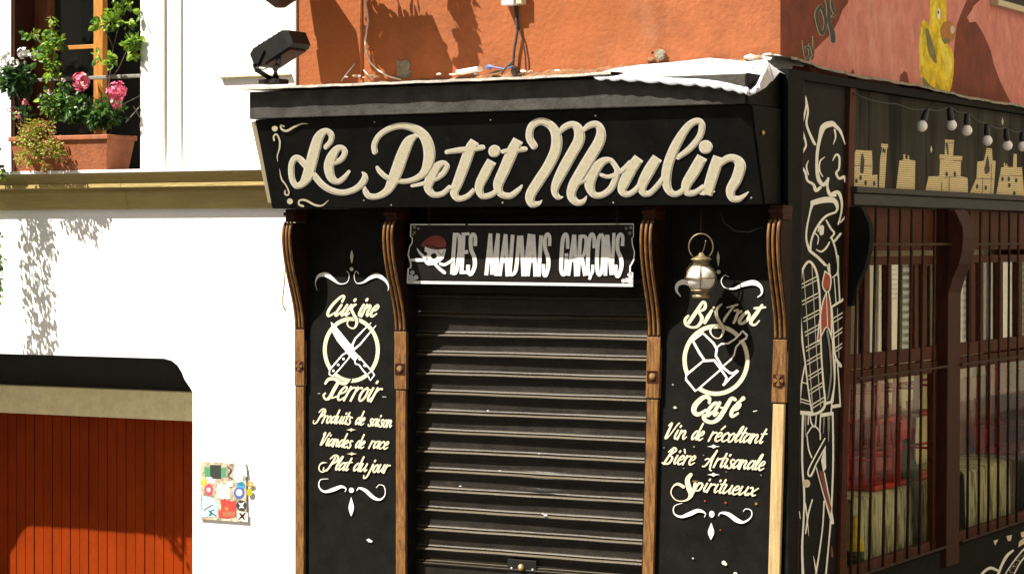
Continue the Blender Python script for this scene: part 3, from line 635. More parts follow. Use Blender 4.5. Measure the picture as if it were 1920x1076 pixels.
# corner and side
yA, yB = Yx(1493, 0), Yx(1500, 0); yC, yD = Yx(1580, 0), Yx(1591, 0)
mb = MB(); mb.box(p4b + .001, -.002, .0, yA, .0, Z(1.03), 'black_rough', lambda p: (skr(p) if p.y > .1 else p) if p.x > -.02 else (skr(sk(p)) if p.y > .1 else sk(p))); mb.build('corner_post', SF)
mb = MB(); mb.box(-.04, .006, yA + .001, yB, .0, Z(1.03), 'wood_brown', skr); mb.build('corner_trim', SF, bevel=.003)
mb = MB(); mb.box(-.04, -.012, yB + .001, yC, .0, Z(1.03), 'black', skr); FP = mb.build('painted_panel', SF); FP['label'] = 'narrow black side panel painted with a white outline figure in a beret'
mb = MB(); mb.box(-.04, .012, yC + .001, yD, .0, Z(1.03), 'wood_brown', skr); mb.build('side_trim', SF, bevel=.003)
def side_console(y0, y1, m):
    c = MB(); pr = [(.0, -.42), (.03, -.42), (.04, -.36), (.07, -.26), (.115, -.16), (.14, -.06), (.148, .04), (.14, .12), (.10, .2), (.08, .24), (.0, .24)]
    c.prism([skr(Vector((x + .012, y0, Z(z)))) for x, z in pr], (0, y1 - y0, 0), m); return c.build('console', SF, bevel=.004)
side_console(yC + .03, yD - .0, 'black_rough')
yE = Yx(1765, 0); yF = Yx(1789, 0); yG = 5.7
mb = MB(); mb.box(-.06, .05, yE, yF, .38, Z(.245), 'wood_dark', skr); mb.build('window_post', SF, bevel=.005)
side_console(yE, yF, 'wood_dark')
mb = MB(); mb.box(-.06, .05, yG, yG + .3, .0, Z(.245), 'wood_dark', skr); mb.build('window_post', SF, bevel=.005)
mb = MB(); mb.box(-.10, .035, yD + .02, 6.3, Z(.25), Z(.33), 'beam_dark'); mb.box(-.10, .055, yD + .02, 6.3, Z(.333), Z(.375), 'beam_dark'); mb.build('beam', SF, bevel=.006)
mb = MB(); mb.box(-.08, -.03, yD + .09, 6.3, Z(.376), Z(1.028), 'skyline_panel'); SP = mb.build('skyline_panel', SF)
mb = MB(); mb.box(-.03, .0, yD + .045, yD + .088, Z(.376), Z(1.028), 'wood_brown'); mb.build('side_trim', SF, bevel=.003)
zlow = hx(1630, 1076, .0).z
mb = MB(); mb.box(-.06, .02, yD + .001, 6.3, .0, zlow, 'black_rough'); BP = mb.build('base_panel', SF, bevel=.004)
YR = 9.4
mb = MB(); mb.box(-3.7, -.13, YR, YR + .1, 0, Z(1.03), 'black_rough'); mb.box(-3.7, -3.6, .36, YR - .001, 0, Z(.95), 'room_shade'); mb.box(-3.55, -.13, .45, YR - .001, .0, .05, 'room_shade'); mb.box(-3.7, XM - .005, .36, YR - .001, Z(.95), Z(.985), 'room_shade'); mb.box(-3.6, -.13, .345, .355, .05, Z(.95), 'room_shade'); mb.build('inner_walls', SF)
mb = MB(); mb.box(-.30, XM, 6.302, 12, .0, zr - .001, 'red_wall'); mb.build('side_wall', SF)

# ================================================================ lettering
nF = Vector((0, -.605, -.200)).normalized()
F_PL = (Vector((0, -.25, ZF0)), nF)
TA = (3.985, 460, 200); TB = (3.5556, 900, 200)
BIG = [
 (TA, [(603,302,40),(640,258,42),(640,207,45),(598,185,50),(550,230,76),(517,330,86),(492,430,88),(465,520,84),(425,578,56),(380,590,46),(348,535,46),(345,440,48),(370,388,48),(408,394,50),(450,440,50),(512,512,48),(580,588,48),(660,632,46),(745,642,46),(830,612,48),(885,558,56),(892,515,40),(874,492,14)]),
 (TA, [(655,425,38),(715,397,44),(744,345,45),(722,311,44),(682,322,58),(643,385,78),(624,455,76),(642,530,64),(690,562,44),(738,532,40),(774,485,24)]),
 (TA, [(968,338,44),(965,285,46),(1003,215,44),(1085,163,46),(1180,145,50),(1280,172,64),(1345,235,80),(1374,330,88),(1368,420,84),(1330,500,60),(1260,545,44),(1165,560,38),(1060,530,38),(1005,485,36),(985,455,26)]),
 (TA, [(1270,222,40),(1222,262,78),(1180,350,92),(1133,480,94),(1100,560,84),(1060,630,62),(990,670,46),(925,668,45),(897,632,42),(892,606,22)]),
 (TA, [(1245,592,22),(1310,580,30),(1390,556,36),(1468,510,44),(1505,452,44),(1480,424,44),(1432,452,66),(1388,530,80),(1366,606,66),(1408,658,46),(1475,650,42),(1525,605,38)]),
 (TA, [(1715,258,70),(1680,320,84),(1640,430,86),(1592,560,80),(1562,640,68),(1592,688,46),(1660,670,42),(1712,618,34)], 'flat'),
 (TA, [(1505,340,34),(1590,328,44),(1690,318,46),(1772,306,42)]),
 (TA, [(1842,406,74),(1792,500,80),(1748,600,70),(1772,668,46),(1845,655,44),(1905,600,32)], 'flat'),
 (TB, [(255,222,70),(216,300,80),(160,430,78),(122,520,70),(138,580,46),(200,595,42),(252,560,36),(282,522,10)], 'flat'),
 (TB, [(152,300,28),(210,294,38),(300,284,36)]),
 (TB, [(360,262,50),(330,205,52),(345,132,52),(405,100,50),(470,125,56),(508,190,70),(505,290,76),(455,400,74),(390,500,74),(337,590,70),(345,645,52),(385,648,34),(412,626,8)]),
 (TB, [(522,185,26),(560,142,44),(615,120,46),(655,150,64),(660,225,76),(610,320,76),(555,420,76),(507,520,62),(500,575,46),(525,605,34),(552,602,8)]),
 (TB, [(682,165,26),(730,127,44),(780,120,46),(806,165,60),(795,235,76),(740,330,80),(680,430,80),(622,530,72),(610,598,60),(648,640,44),(688,632,34),(710,598,8)]),
 (TB, [(640,525,30),(680,498,34),(715,478,30)]),
 (TB, [(905,400,36),(868,358,36),(812,372,58),(757,440,76),(732,520,72),(755,583,46),(810,590,42),(870,550,46),(905,480,46),(915,425,40),(900,395,34)]),
 (TB, [(808,455,24),(850,468,28),(905,452,30),(955,420,34),(1000,372,30)]),
 (TB, [(1060,342,70),(1010,415,80),(962,510,74),(948,560,58),(985,585,40),(1040,552,38),(1095,480,34)], 'flat'),
 (TB, [(1183,340,70),(1130,425,80),(1083,520,70),(1088,570,50),(1130,578,40),(1190,520,38),(1235,455,34)], 'flat'),
 (TB, [(1322,338,34),(1400,280,44),(1465,200,46),(1480,125,44),(1450,97,44),(1390,130,52),(1322,230,66),(1267,350,70),(1242,460,68),(1252,545,54),(1295,584,40),(1350,560,38),(1395,500,30)]),
 (TB, [(1482,335,72),(1430,430,80),(1377,520,70),(1382,570,50),(1430,574,40),(1495,530,32)], 'flat'),
 (TB, [(1592,335,76),(1560,430,82),(1512,588,74)], 'flat'),
 (TB, [(1472,582,14),(1510,580,20),(1562,566,10)]),
 (TB, [(1560,425,30),(1635,355,48),(1695,345,52),(1735,390,74),(1712,480,76),(1672,555,66),(1682,608,50),(1730,614,40),(1788,570,8)]),
]
DOTS = [(TA, 1860, 335, 45), (TB, 97, 297, 41), (TB, 1505, 270, 46)]
pt = Painter(F_PL, TA)
for T_2, pts, *fl in BIG:
    pt.T = T_2; pt.stroke(pts, 'cream', cap=not fl)
for T_2, x, y, r in DOTS: pt.T = T_2; pt.disc(x, y, r, 'cream', n=24)
pt.off += .0006
for T_2, pts, *fl in BIG:
    pt.T = T_2; q = [(x, y, max(w_ - 22, w_ * .30)) for x, y, w_ in pts]
    if fl:                                    # flat stroke ends stop short of the outline
        a, b = q[0], q[1]; L = math.hypot(b[0] - a[0], b[1] - a[1]); q[0] = (a[0] + (b[0] - a[0]) * 11 / L, a[1] + (b[1] - a[1]) * 11 / L, a[2])
    pt.stroke(q, 'beige', cap=not fl)
for T_2, x, y, r in DOTS: pt.T = T_2; pt.disc(x, y, r - 9, 'beige', n=24)
pt.T = TA
pt.disc(220, 165, 22, 'ivory'); pt.disc(333, 708, 22, 'ivory')
for s_ in ([(288,148,13),(264,140,12),(272,170,14),(310,182,17),(360,155,15),(420,130,10),(470,130,2)], [(215,252,14),(212,222,12),(235,208,12),(257,260,13),(253,320,11),(238,370,8),(243,412,2)],
           [(255,465,2),(270,540,10),(305,590,11),(325,640,11),(315,662,12),(296,652,12),(297,628,9)], [(430,743,17),(402,732,14),(405,702,12),(450,700,15),(520,735,15),(575,738,11),(622,698,2)]): pt.stroke(s_, 'ivory')
rnd = random.Random(4)
for x, y in ((965, 118), (1832, 100), (1090, 735), (885, 700)): pt.disc(x, y, 5, 'grey_white', n=8)
pt.T = TB
for x, y in ((770, 62), (150, 640), (888, 640), (1808, 608)): pt.disc(x, y, 6, 'grey_white', n=8)
pt.build('lettering', FB)

P0 = PY(0.0)
# ---- left panel
pt = Painter(P0, (10.76, 580, 540))
def ornament_down(pt, L): 
    for s_ in L: pt.stroke(s_, 'white_paint')
pt.T = (6.33, 580, 600); pt.ring(498, 352, 315, 367, 46, 'ivory')
pt.T = (10.76, 580, 540)
write(pt, 'Cui', 325, 566, 770, 566, 225, 'ivory', 52, .55)
write(pt, 'ine', 950, 566, 1330, 575, 230, 'ivory', 52, .45)
pt.stroke([(945,330,44),(890,355,66),(848,420,66),(895,530,78),(950,630,92),(960,720,86),(905,808,60),(825,800,46),(765,735,46),(790,650,46),(850,608,50)], 'black')
pt.stroke([(940,330,40),(885,360,62),(848,420,60),(895,530,60),(948,630,60),(955,720,55),(905,805,36),(825,798,28),(765,730,26),(790,650,30),(850,612,42)], 'ivory')
pt.T = (6.33, 580, 600)
pt.poly([(255, 20), (300, 55), (505, 305), (432, 372), (330, 250), (275, 150)], 'white_paint')
pt.poly([(490, 315), (592, 428), (540, 488), (425, 375)], 'white_paint')
# handles stand on a dark ground
pt.poly([(398, 402), (240, 590), (240, 650), (280, 665), (470, 440)], 'black'); pt.poly([(590, 432), (735, 600), (765, 660), (720, 715), (690, 650), (640, 605), (545, 500)], 'black')
for s_ in ([(732,32,8),(640,120,18),(545,220,22),(512,290,26),(508,335,30)], [(790,64,8),(700,170,18),(600,290,22),(545,335,26),(505,365,28)], [(505,345,30),(440,385,20),(395,410,18),(240,590,18),(238,645,18),(278,664,18),(350,590,16),(465,455,16),(500,385,16)]): pt.stroke(s_, 'white_paint', smooth=False)
for s_ in ([(590,430,16),(660,515,18),(738,600,18),(772,650,18),(725,714,18),(690,650,18),(640,600,18),(590,530,18),(548,518,18),(540,488,16)], [(725,612,14),(705,630,16)], [(592,460,20),(600,470,20)], [(650,535,22),(660,545,22)]): pt.stroke(s_, 'white_paint', smooth=False)
for x, y in ((405, 460), (342, 530), (285, 600)): pt.disc(x, y, 15, 'white_paint')
pt.stroke([(190,760,50),(228,705,56),(300,700,60),(370,745,62),(430,752,60),(490,705,34)], 'black')
pt.stroke([(190,752,26),(228,702,36),(300,697,40),(370,742,42),(430,746,40),(482,702,16)], 'ivory')
pt.stroke([(335,750,40),(290,830,44),(242,915,40),(195,938,26),(167,895,22),(188,868,24)], 'ivory'); pt.stroke([(240,915,20),(280,920,20),(330,900,14)], 'ivory')
write(pt, 'erroir', 310, 945, 800, 968, 158, 'ivory', 27, .45)
pt.stroke([(95,872,2),(125,868,8)], 'grey_white'); pt.stroke([(870,908,8),(910,912,6)], 'grey_white')
pt.T = (7.686, 575, 755)
write(pt, 'Produits', 135, 282, 625, 312, 105, 'ivory', 25, .38); write(pt, 'de', 690, 312, 815, 320, 105, 'ivory', 25, .38); write(pt, 'saison', 880, 330, 1215, 355, 105, 'ivory', 25, .3)
write(pt, 'Viandes', 195, 612, 630, 650, 105, 'ivory', 25, .38); write(pt, 'de', 690, 648, 815, 656, 105, 'ivory', 25, .38); write(pt, 'race', 890, 652, 1160, 665, 105, 'ivory', 25, .38)
pt.stroke([(300,860,0.1),(228,862,24),(185,900,16),(180,960,16),(225,995,18),(290,960,22)], 'ivory')
write(pt, 'Plat', 290, 962, 590, 978, 112, 'ivory', 27, .42); write(pt, 'du', 660, 980, 850, 992, 112, 'ivory', 27, .38); write(pt, 'jour', 890, 996, 1165, 1008, 112, 'ivory', 27, .36)
for x, y in ((640, 387), (650, 733)): pt.poly([(x - 72, y), (x - 20, y - 9), (x, y - 24), (x + 20, y - 9), (x + 72, y), (x + 20, y + 9), (x, y + 24), (x - 20, y + 9)], 'ivory')
pt.flush('lettering', LP)
pt.T = (2.717, 540, 680); pt.disc(323, 648, 13, 'white_paint'); pt.drop(322, 780, 322, 684, 25, 'white_paint')
for s_ in ([(205,590,2),(165,595,4),(158,630,6),(185,655,11),(230,645,19),(270,630,14),(295,640,5),(290,655,3)], [(350,650,3),(362,637,8),(395,650,17),(435,685,17),(470,695,9),(494,670,4),(490,630,4),(465,620,3),(450,635,3)]): pt.stroke(s_, 'white_paint')
pt.flush('ornament', LP); pt.poly([(398, 900), (412, 893), (424, 902), (432, 906), (426, 915), (410, 912)], 'zinc')
pt.flush('paint_chip', LP); pt.T = (3.586, 500, 380); pt.drop(572, 320, 572, 412, 20, 'grey_white'); pt.disc(571, 447, 13, 'grey_white')
for s_ in ([(340,590,2),(328,540,5),(350,492,20),(400,485,31),(440,510,23),(490,545,8),(540,535,4),(555,490,3),(540,460,3)], [(620,480,3),(600,460,3),(588,500,3),(605,540,4),(650,535,11),(700,503,23),(745,490,29),(795,520,19),(818,560,8),(815,592,2)]): pt.stroke(s_, 'white_paint')
pt.build('ornament', LP)
# ---- right panel
pt = Painter(P0, (5.379, 1250, 600))
pt.ring(497, 402, 317, 340, 42, 'ivory')
# bottle and glass drawn in outline over the ring
pt.poly([(265, 205), (365, 130), (470, 230), (505, 290), (480, 400), (380, 410), (330, 330)], 'black'); pt.poly([(740, 140), (765, 112), (808, 150), (800, 185), (755, 210), (700, 190)], 'black'); pt.poly([(372, 410), (198, 555), (198, 600), (290, 712), (545, 495), (480, 405)], 'black')
for s_ in ([(515,268,16),(550,240,17),(620,235,17),(690,190,17),(740,140,19),(765,110,22),(810,152,24),(800,185,22),(758,208,19),(700,270,16),(680,350,16),(650,395,16),(572,462,16)], [(370,410,18),(197,553,22),(195,600,22),(290,714,22),(345,672,18),(548,495,18)],
           [(262,205,22),(365,130,24),(470,230,24),(505,290,26),(495,360,24),(560,470,24),(640,535,24),(680,530,20),(708,508,20)], [(715,515,24),(640,585,18),(575,650,26)], [(580,648,18),(605,580,22),(540,485,24),(480,405,26),(385,410,28),(330,330,26),(262,205,22)]): pt.stroke(s_, 'cream', sub=3, smooth=len(s_) < 0)
pt.stroke([(430,832,30),(428,785,38),(375,775,44),(292,850,54),(275,918,50),(318,950,40),(395,905,24)], 'ivory')
write(pt, 'a', 388, 962, 490, 964, 130, 'ivory', 38, .45)
pt.stroke([(690,800,34),(650,795,40),(585,900,46),(525,990,46),(462,1028,36),(395,1012,40),(376,968,42),(430,965,16)], 'ivory'); pt.stroke([(545,880,20),(605,892,20)], 'ivory')
write(pt, 'e', 625, 968, 705, 970, 130, 'ivory', 38, .45); pt.stroke([(708,830,14),(740,815,26),(772,788,44)], 'ivory')
pt.stroke([(65,880,4),(100,884,10)], 'grey_white'); pt.stroke([(875,920,10),(910,912,8)], 'grey_white'); pt.disc(62, 650, 10, 'iron_grey', n=8)
pt.T = (8.965, 1240, 550)
pt.stroke([(452,378,36),(402,438,50),(412,520,46),(500,568,36),(600,558,46),(668,480,60),(678,395,58),(622,312,36)], 'ivory'); pt.stroke([(632,310,28),(725,255,56),(738,175,50),(692,150,46),(600,290,64),(465,485,64)], 'ivory')
pt.stroke([(850,285,44),(780,400,66),(730,490,54)], 'ivory'); pt.disc(880, 238, 18, 'ivory')
pt.stroke([(1010,185,40),(950,240,56),(920,330,72),(960,450,72),(1030,560,72),(1040,650,56),(990,740,36),(920,755,30),(848,700,36),(820,620,50),(862,558,38),(930,530,26)], 'black')
pt.stroke([(1015,182,24),(950,240,46),(920,330,56),(960,450,56),(1030,560,56),(1040,650,40),(990,740,20),(920,752,15),(850,700,20),(822,620,36),(862,558,26),(930,530,14)], 'ivory')
pt.stroke([(1235,200,26),(1150,305,36),(1065,425,42),(1052,472,28)], 'ivory'); pt.stroke([(1100,238,18),(1190,215,28),(1282,188,28)], 'ivory')
pt.stroke([(1232,290,34),(1290,282,32),(1262,390,48),(1218,492,42)], 'ivory'); pt.stroke([(1282,345,26),(1342,300,42)], 'ivory')
pt.stroke([(1450,300,34),(1372,370,56),(1312,465,60),(1342,508,46),(1420,468,50),(1478,372,46),(1452,302,30)], 'ivory')
pt.stroke([(1692,200,46),(1602,330,66),(1512,450,66),(1512,508,50),(1572,530,34),(1645,460,24)], 'ivory'); pt.stroke([(1565,250,38),(1660,242,42),(1750,232,28)], 'ivory')
pt.T = (6.724, 1235, 780)
write(pt, 'Vin', 75, 285, 335, 292, 112, 'ivory', 25, .42); write(pt, 'de', 400, 296, 545, 304, 112, 'ivory', 25, .42); write(pt, 'récoltant', 622, 310, 1300, 345, 112, 'ivory', 25, .42)
write(pt, 'Bière', 62, 598, 440, 612, 110, 'ivory', 25, .42); write(pt, 'Artisanale', 572, 632, 1315, 682, 110, 'ivory', 25, .40)
pt.stroke([(405,735,46),(362,800,60),(380,900,66),(408,970,66),(375,1040,30),(300,1068,14),(210,1050,13),(156,970,13),(178,890,16),(240,852,32),(312,888,42)], 'ivory')
pt.stroke([(460,850,40),(440,930,40),(408,1005,40)], 'ivory')
write(pt, 'piritueux', 440, 940, 1215, 1008, 105, 'ivory', 25, .42)
for x, y in ((692, 380), (690, 735)): pt.poly([(x - 80, y), (x - 24, y - 9), (x, y - 26), (x + 24, y - 9), (x + 80, y), (x + 24, y + 9), (x, y + 26), (x - 24, y + 9)], 'cream')
pt.stroke([(430,818,16),(490,816,14)], 'brass')
pt.flush('lettering', RP)
for x, y, r in ((67, 395, 8), (445, 385, 11), (315, 655, 8), (1290, 742, 9), (850, 700, 7), (585, 1062, 8), (565, 490, 8), (460, 490, 6)): pt.disc(x, y, r, 'iron_grey', n=7); pt.flush('paint_fleck', RP)
pt.T = (3.022, 1180, 720); pt.disc(467, 735, 15, 'white_paint', 19); pt.drop(462, 880, 464, 785, 32, 'white_paint')
for s_ in ([(300,672,2),(255,690,5),(253,730,7),(290,750,13),(340,735,23),(390,715,20),(430,730,6),(425,752,3)], [(505,745,3),(517,728,8),(560,735,21),(610,770,25),(650,780,12),(690,750,6),(690,715,5),(660,705,4),(645,720,3)]): pt.stroke(s_, 'white_paint')
pt.flush('ornament', RP)
for x, y, r, m_ in ((545, 670, 6, 'red_paint'), (428, 660, 5, 'red_paint'), (718, 676, 8, 'brass'), (535, 1010, 12, 'cream'), (545, 1018, 9, 'grey_white'), (600, 1074, 12, 'ivory'), (360, 985, 5, 'grey_white'), (258, 132, 8, 'grey_white'), (515, 825, 4, 'red_paint')): pt.disc(x, y, r, m_, n=7); pt.flush('paint_fleck', RP)
pt.T = (3.166, 1180, 380); pt.drop(527, 288, 528, 378, 16, 'grey_white'); pt.disc(530, 411, 12, 'grey_white')
for s_ in ([(305,556,4),(282,525,14),(284,490,22),(320,470,30),(360,485,20),(420,510,8),(470,505,4),(485,470,3)], [(590,440,3),(565,432,4),(545,465,4),(565,503,5),(620,510,11),(680,485,24),(740,475,30),(780,500,19),(786,538,10),(762,560,5)]): pt.stroke(s_, 'white_paint')
pt.build('ornament', RP)

# ================================================================ painted figure on the narrow side panel
pt = Painter((Vector((-.012, 0, 0)), Vector((1, 0, 0))), (2.6875, 1460, 160))
WM = 'figure_white'
def D(T_2, L, m=WM, k=1.0, sm=True):
    pt.T = T_2
    for s_ in L: pt.stroke(s_, m, k * .98, smooth=sm, sub=5)
A = (2.6875, 1460, 160); B = (3.3625, 1460, 480); C_ = (3.406, 1460, 760)
D(A, [[(135,55,2),(138,110,9),(122,180,11),(120,230,11),(138,300,10),(118,345,11),(112,400,12),(135,440,12),(145,480,12),(175,500,14),(188,530,18),(210,515,14)],
      [(138,60,3),(148,130,9),(140,190,11),(155,240,12),(178,290,14),(186,300,8)],
      [(335,298,3),(312,235,14),(285,205,20),(265,195,30),(225,212,30),(207,270,18),(196,330,16),(192,400,15),(200,470,20),(225,502,20),(245,480,14)],
      [(275,298,3),(287,262,8),(282,225,10)], [(232,362,4),(208,385,8),(206,430,8),(222,460,5)], [(150,380,3),(140,410,8),(150,450,6)],
      [(272,380,4),(290,350,11),(306,365,11),(304,420,10),(290,442,12),(305,470,12),(330,462,16),(334,488,6)],
      [(250,470,12),(245,510,12),(258,550,18),(285,555,14)], 
      [(172,592,26),(230,578,30),(280,582,26),(296,620,14),(285,640,9)], [(260,550,12),(300,540,18),(318,590,12),(314,650,9),(300,700,8)],
      [(288,640,10),(235,662,12),(190,720,11),(165,780,10),(160,830,10)], [(172,592,18),(158,640,9),(142,720,9),(140,780,10),(155,830,14)],
      [(205,705,6),(200,735,8)], [(218,715,22),(216,745,22)], [(240,680,8),(262,720,10),(280,745,10),(262,770,8)], [(178,740,6),(200,765,6),(196,800,5)],
      [(190,828,5),(215,838,9),(240,818,10),(256,790,7)], [(158,835,14),(195,865,15),(235,905,14)], [(265,765,9),(285,820,9),(298,900,9),(298,960,9)],
      [(312,690,8),(340,658,10)], [(282,785,12),(312,748,12)], [(245,905,6),(252,935,9),(262,960,6)]])
pt.T = B
for P_ in ([(290, 100), (300, 95), (325, 130), (322, 200), (298, 222), (277, 180)], [(302, 235), (305, 440), (245, 545), (250, 420), (275, 300)], [(312, 228), (330, 320), (332, 500), (310, 440)]): pt.poly(P_, 'red_paint')
ck = []
for y in (180, 285, 390, 480, 575, 660, 755, 845, 940):
    x0 = 140 + (y - 180) * .085; x1 = 240 + (y - 180) * .058
    ck += [[(x0, y, 7), (x1, y - 50, 7)], [(x0 + 2, y + 22, 6), (x1 + 2, y - 28, 6)]]
D(B, ck, sm=False)
D(B, [[(155,90,5),(172,300,5),(192,620,5),(215,985,6)], [(210,60,5),(222,300,5),(240,620,5),(265,950,5)], [(370,330,4),(376,480,4),(380,640,4)]], 'grey_white')
D(B, [[(340,395,7),(412,352,7)], [(342,420,6),(412,378,6)], [(348,490,7),(412,445,7)], [(350,512,6),(412,470,6)], [(350,585,7),(412,542,7)], [(352,606,6),(410,566,6)], [(150,795,6),(185,806,6)], [(142,900,7),(195,915,7)], [(140,918,6),(195,934,6)]], sm=False)
D(B, [[(132,300,13),(140,420,12),(152,560,11),(168,680,10),(188,850,9),(210,985,9)], [(138,250,12),(143,120,13),(165,60,14),(195,35,16),(228,75,15),(248,150,14),(260,280,12),(264,450,10),(270,640,11),(282,800,12),(292,930,14),(262,980,18),(208,1000,14)],
      [(165,690,9),(145,800,9),(128,975,12)], [(125,985,26),(212,992,26)], [(290,95,8),(328,132,9),(322,210,8),(298,225,8),(276,180,7),(292,95,7)], [(300,232,8),(272,320,8),(245,545,7),(302,445,8),(340,530,10)], [(302,240,6),(308,440,6)], [(315,228,7),(330,330,8),(333,500,8)],
      [(240,0,14),(292,55,18)], [(318,50,10),(322,105,9)], [(375,0,10),(372,100,9),(340,135,8)], [(375,100,9),(385,280,9)], [(350,140,6),(362,300,6)],
      [(332,322,12),(410,272,18)], [(335,330,10),(345,480,10),(355,620,11),(385,685,22),(400,690,18)], [(340,530,9),(345,640,9),(352,780,9),(340,920,10)], [(355,650,9),(352,800,9),(330,920,10)], [(372,690,8),(380,800,8),(388,930,10)], [(340,948,22),(390,940,22)], [(292,930,20),(332,918,16)], [(335,930,9),(330,990,9)], [(272,1002,26),(332,992,22)]])
D(B, [[(305,470,12),(325,600,14),(330,750,12),(310,900,8)]], 'iron_grey')
D(C_, [[(155,55,14),(150,350,13),(163,560,13),(160,720,12),(150,900,14),(155,1076,18)], [(345,45,12),(348,350,12),(335,690,12),(318,900,10),(300,1090,12)], [(290,610,10),(282,760,9),(262,920,10),(235,1090,12)],
       [(165,600,5),(178,680,9),(192,830,2)], [(215,600,9),(190,690,10),(172,815,8)], [(222,960,3),(240,1060,12)], [(295,210,9),(192,405,10),(205,448,14),(240,370,9)], [(240,370,9),(298,265,9)], [(240,395,7),(290,580,8),(345,755,14),(332,640,8),(292,430,9)],
       [(180,180,6),(190,270,9),(210,330,10)], [(185,175,8),(222,130,9),(262,165,9),(265,215,9)], [(200,60,8),(208,110,10),(232,135,9),(240,60,7)], [(190,60,6),(188,120,7)], [(268,60,9),(262,170,8)]])
pt.T = C_; pt.poly([(300, 250), (303, 400), (285, 425), (270, 350)], WM); pt.disc(178, 497, 24, 'ivory', 26); pt.poly([(258, 412), (278, 418), (338, 655), (330, 690), (298, 590)], 'beret')
pt.stroke([(338, 900, 10), (342, 960, 14)], 'beret'); pt.stroke([(132, 675, 5), (138, 720, 5)], WM)
D(C_, [[(170,70,14),(172,200,4)], [(320,75,18),(318,230,5)], [(290,75,12),(285,180,4)]], 'iron_grey')
pt.build('figure_painting', FP)

# painted skyline behind the bulbs
pt = Painter((Vector((-.03, 0, 0)), Vector((1, 0, 0))), (4.303, 1580, 150))
for P_ in ([(84, 862), (95, 590), (110, 565), (236, 570), (241, 700), (238, 770), (280, 765), (280, 855), (290, 885), (232, 872)], [(292, 882), (302, 640), (318, 545), (310, 540), (312, 515), (366, 520), (366, 545), (358, 550), (353, 640), (338, 885)],
           [(430, 892), (458, 650), (490, 645), (490, 600), (504, 600), (508, 640), (525, 640), (525, 610), (535, 610), (538, 645), (586, 652), (582, 896)],
           [(665, 906), (692, 780), (780, 775), (786, 638), (780, 630), (784, 600), (822, 604), (828, 505), (825, 482), (900, 486), (898, 508), (890, 612), (966, 616), (962, 650), (955, 656), (952, 778), (1008, 790), (1012, 922)],
           [(1022, 920), (1080, 790), (1086, 660), (1140, 652), (1162, 550), (1204, 555), (1210, 650), (1235, 655), (1216, 937)],
           [(1236, 940), (1280, 706), (1300, 702), (1300, 670), (1310, 670), (1312, 700), (1324, 670), (1330, 702), (1374, 704), (1380, 595), (1405, 600), (1405, 706), (1446, 706), (1466, 942)],
           [(1500, 945), (1530, 720), (1600, 715), (1605, 640), (1650, 645), (1655, 720), (1720, 730), (1740, 960)], [(1800, 965), (1830, 700), (1900, 690), (1960, 740), (1980, 985)]): pt.poly(P_, 'skyline')
for s_ in ([(158,600,14),(160,650,30),(155,740,30)], [(345,560,6),(340,600,6)], [(840,520,20),(850,600,12)], [(1170,620,10),(1165,720,44),(1160,745,30)], [(90,690,4),(240,695,4)], [(800,830,6),(798,905,6)], [(860,780,6),(858,910,6)], [(820,790,4),(955,775,4)], [(780,636,4),(822,640,4)], [(890,650,5),(965,652,5)], [(826,508,4),(898,512,4)], [(1130,790,5),(1125,930,5)], [(1065,795,4),(1215,800,4)], [(1200,680,5),(1195,930,5)], [(1270,770,4),(1445,775,4)]): pt.stroke(s_, 'beam_dark')
for x, y in ((110, 815), (185, 830), (255, 835), (1085, 860), (1155, 870), (1345, 850), (1290, 800), (1340, 800), (1400, 810), (1385, 915), (840, 760), (905, 760), (330, 570), (145, 790)): pt.disc(x, y, 11, 'beam_dark', 20, n=10)
for x, y in ((715, 560), (1290, 335)): pt.drop(x, y + 30, x, y - 30, 14, 'grey_white')
pt.build('skyline_painting', SP)
# bicycle painted on the base panel
pt = Painter((Vector((.02, 0, 0)), Vector((1, 0, 0))), (9.279, 1780, 960))
for s_ in ([(550,1085,40),(640,1000,46),(720,966,50),(800,990,42),(862,1024,40)], [(845,1090,40),(920,900,46),(1010,745,50),(1110,662,34)], [(965,1085,18),(1100,880,24),(1299,635,28),(1500,470,28)], [(1120,1085,24),(1200,930,25),(1299,790,25),(1500,640,25)]): pt.stroke(s_, WM)
pt.poly([(1200, 610), (1212, 510), (1299, 440), (1420, 380), (1420, 480), (1299, 545)], 'ivory')
for P_ in ([(768, 490), (857, 465), (795, 578)], [(995, 410), (1088, 390), (1070, 490), (1020, 500)], [(1240, 350), (1330, 320), (1310, 420), (1260, 440)]): pt.poly(P_, 'ivory')
rnd = random.Random(8)
for i in range(40):
    u = rnd.random(); x = 980 + 330 * u + rnd.uniform(-20, 90); y = 1050 - 330 * u + rnd.uniform(-50, 50); pt.disc(x, y, rnd.uniform(5, 11), 'grey_white', n=6)
pt.build('bicycle_painting', BP)

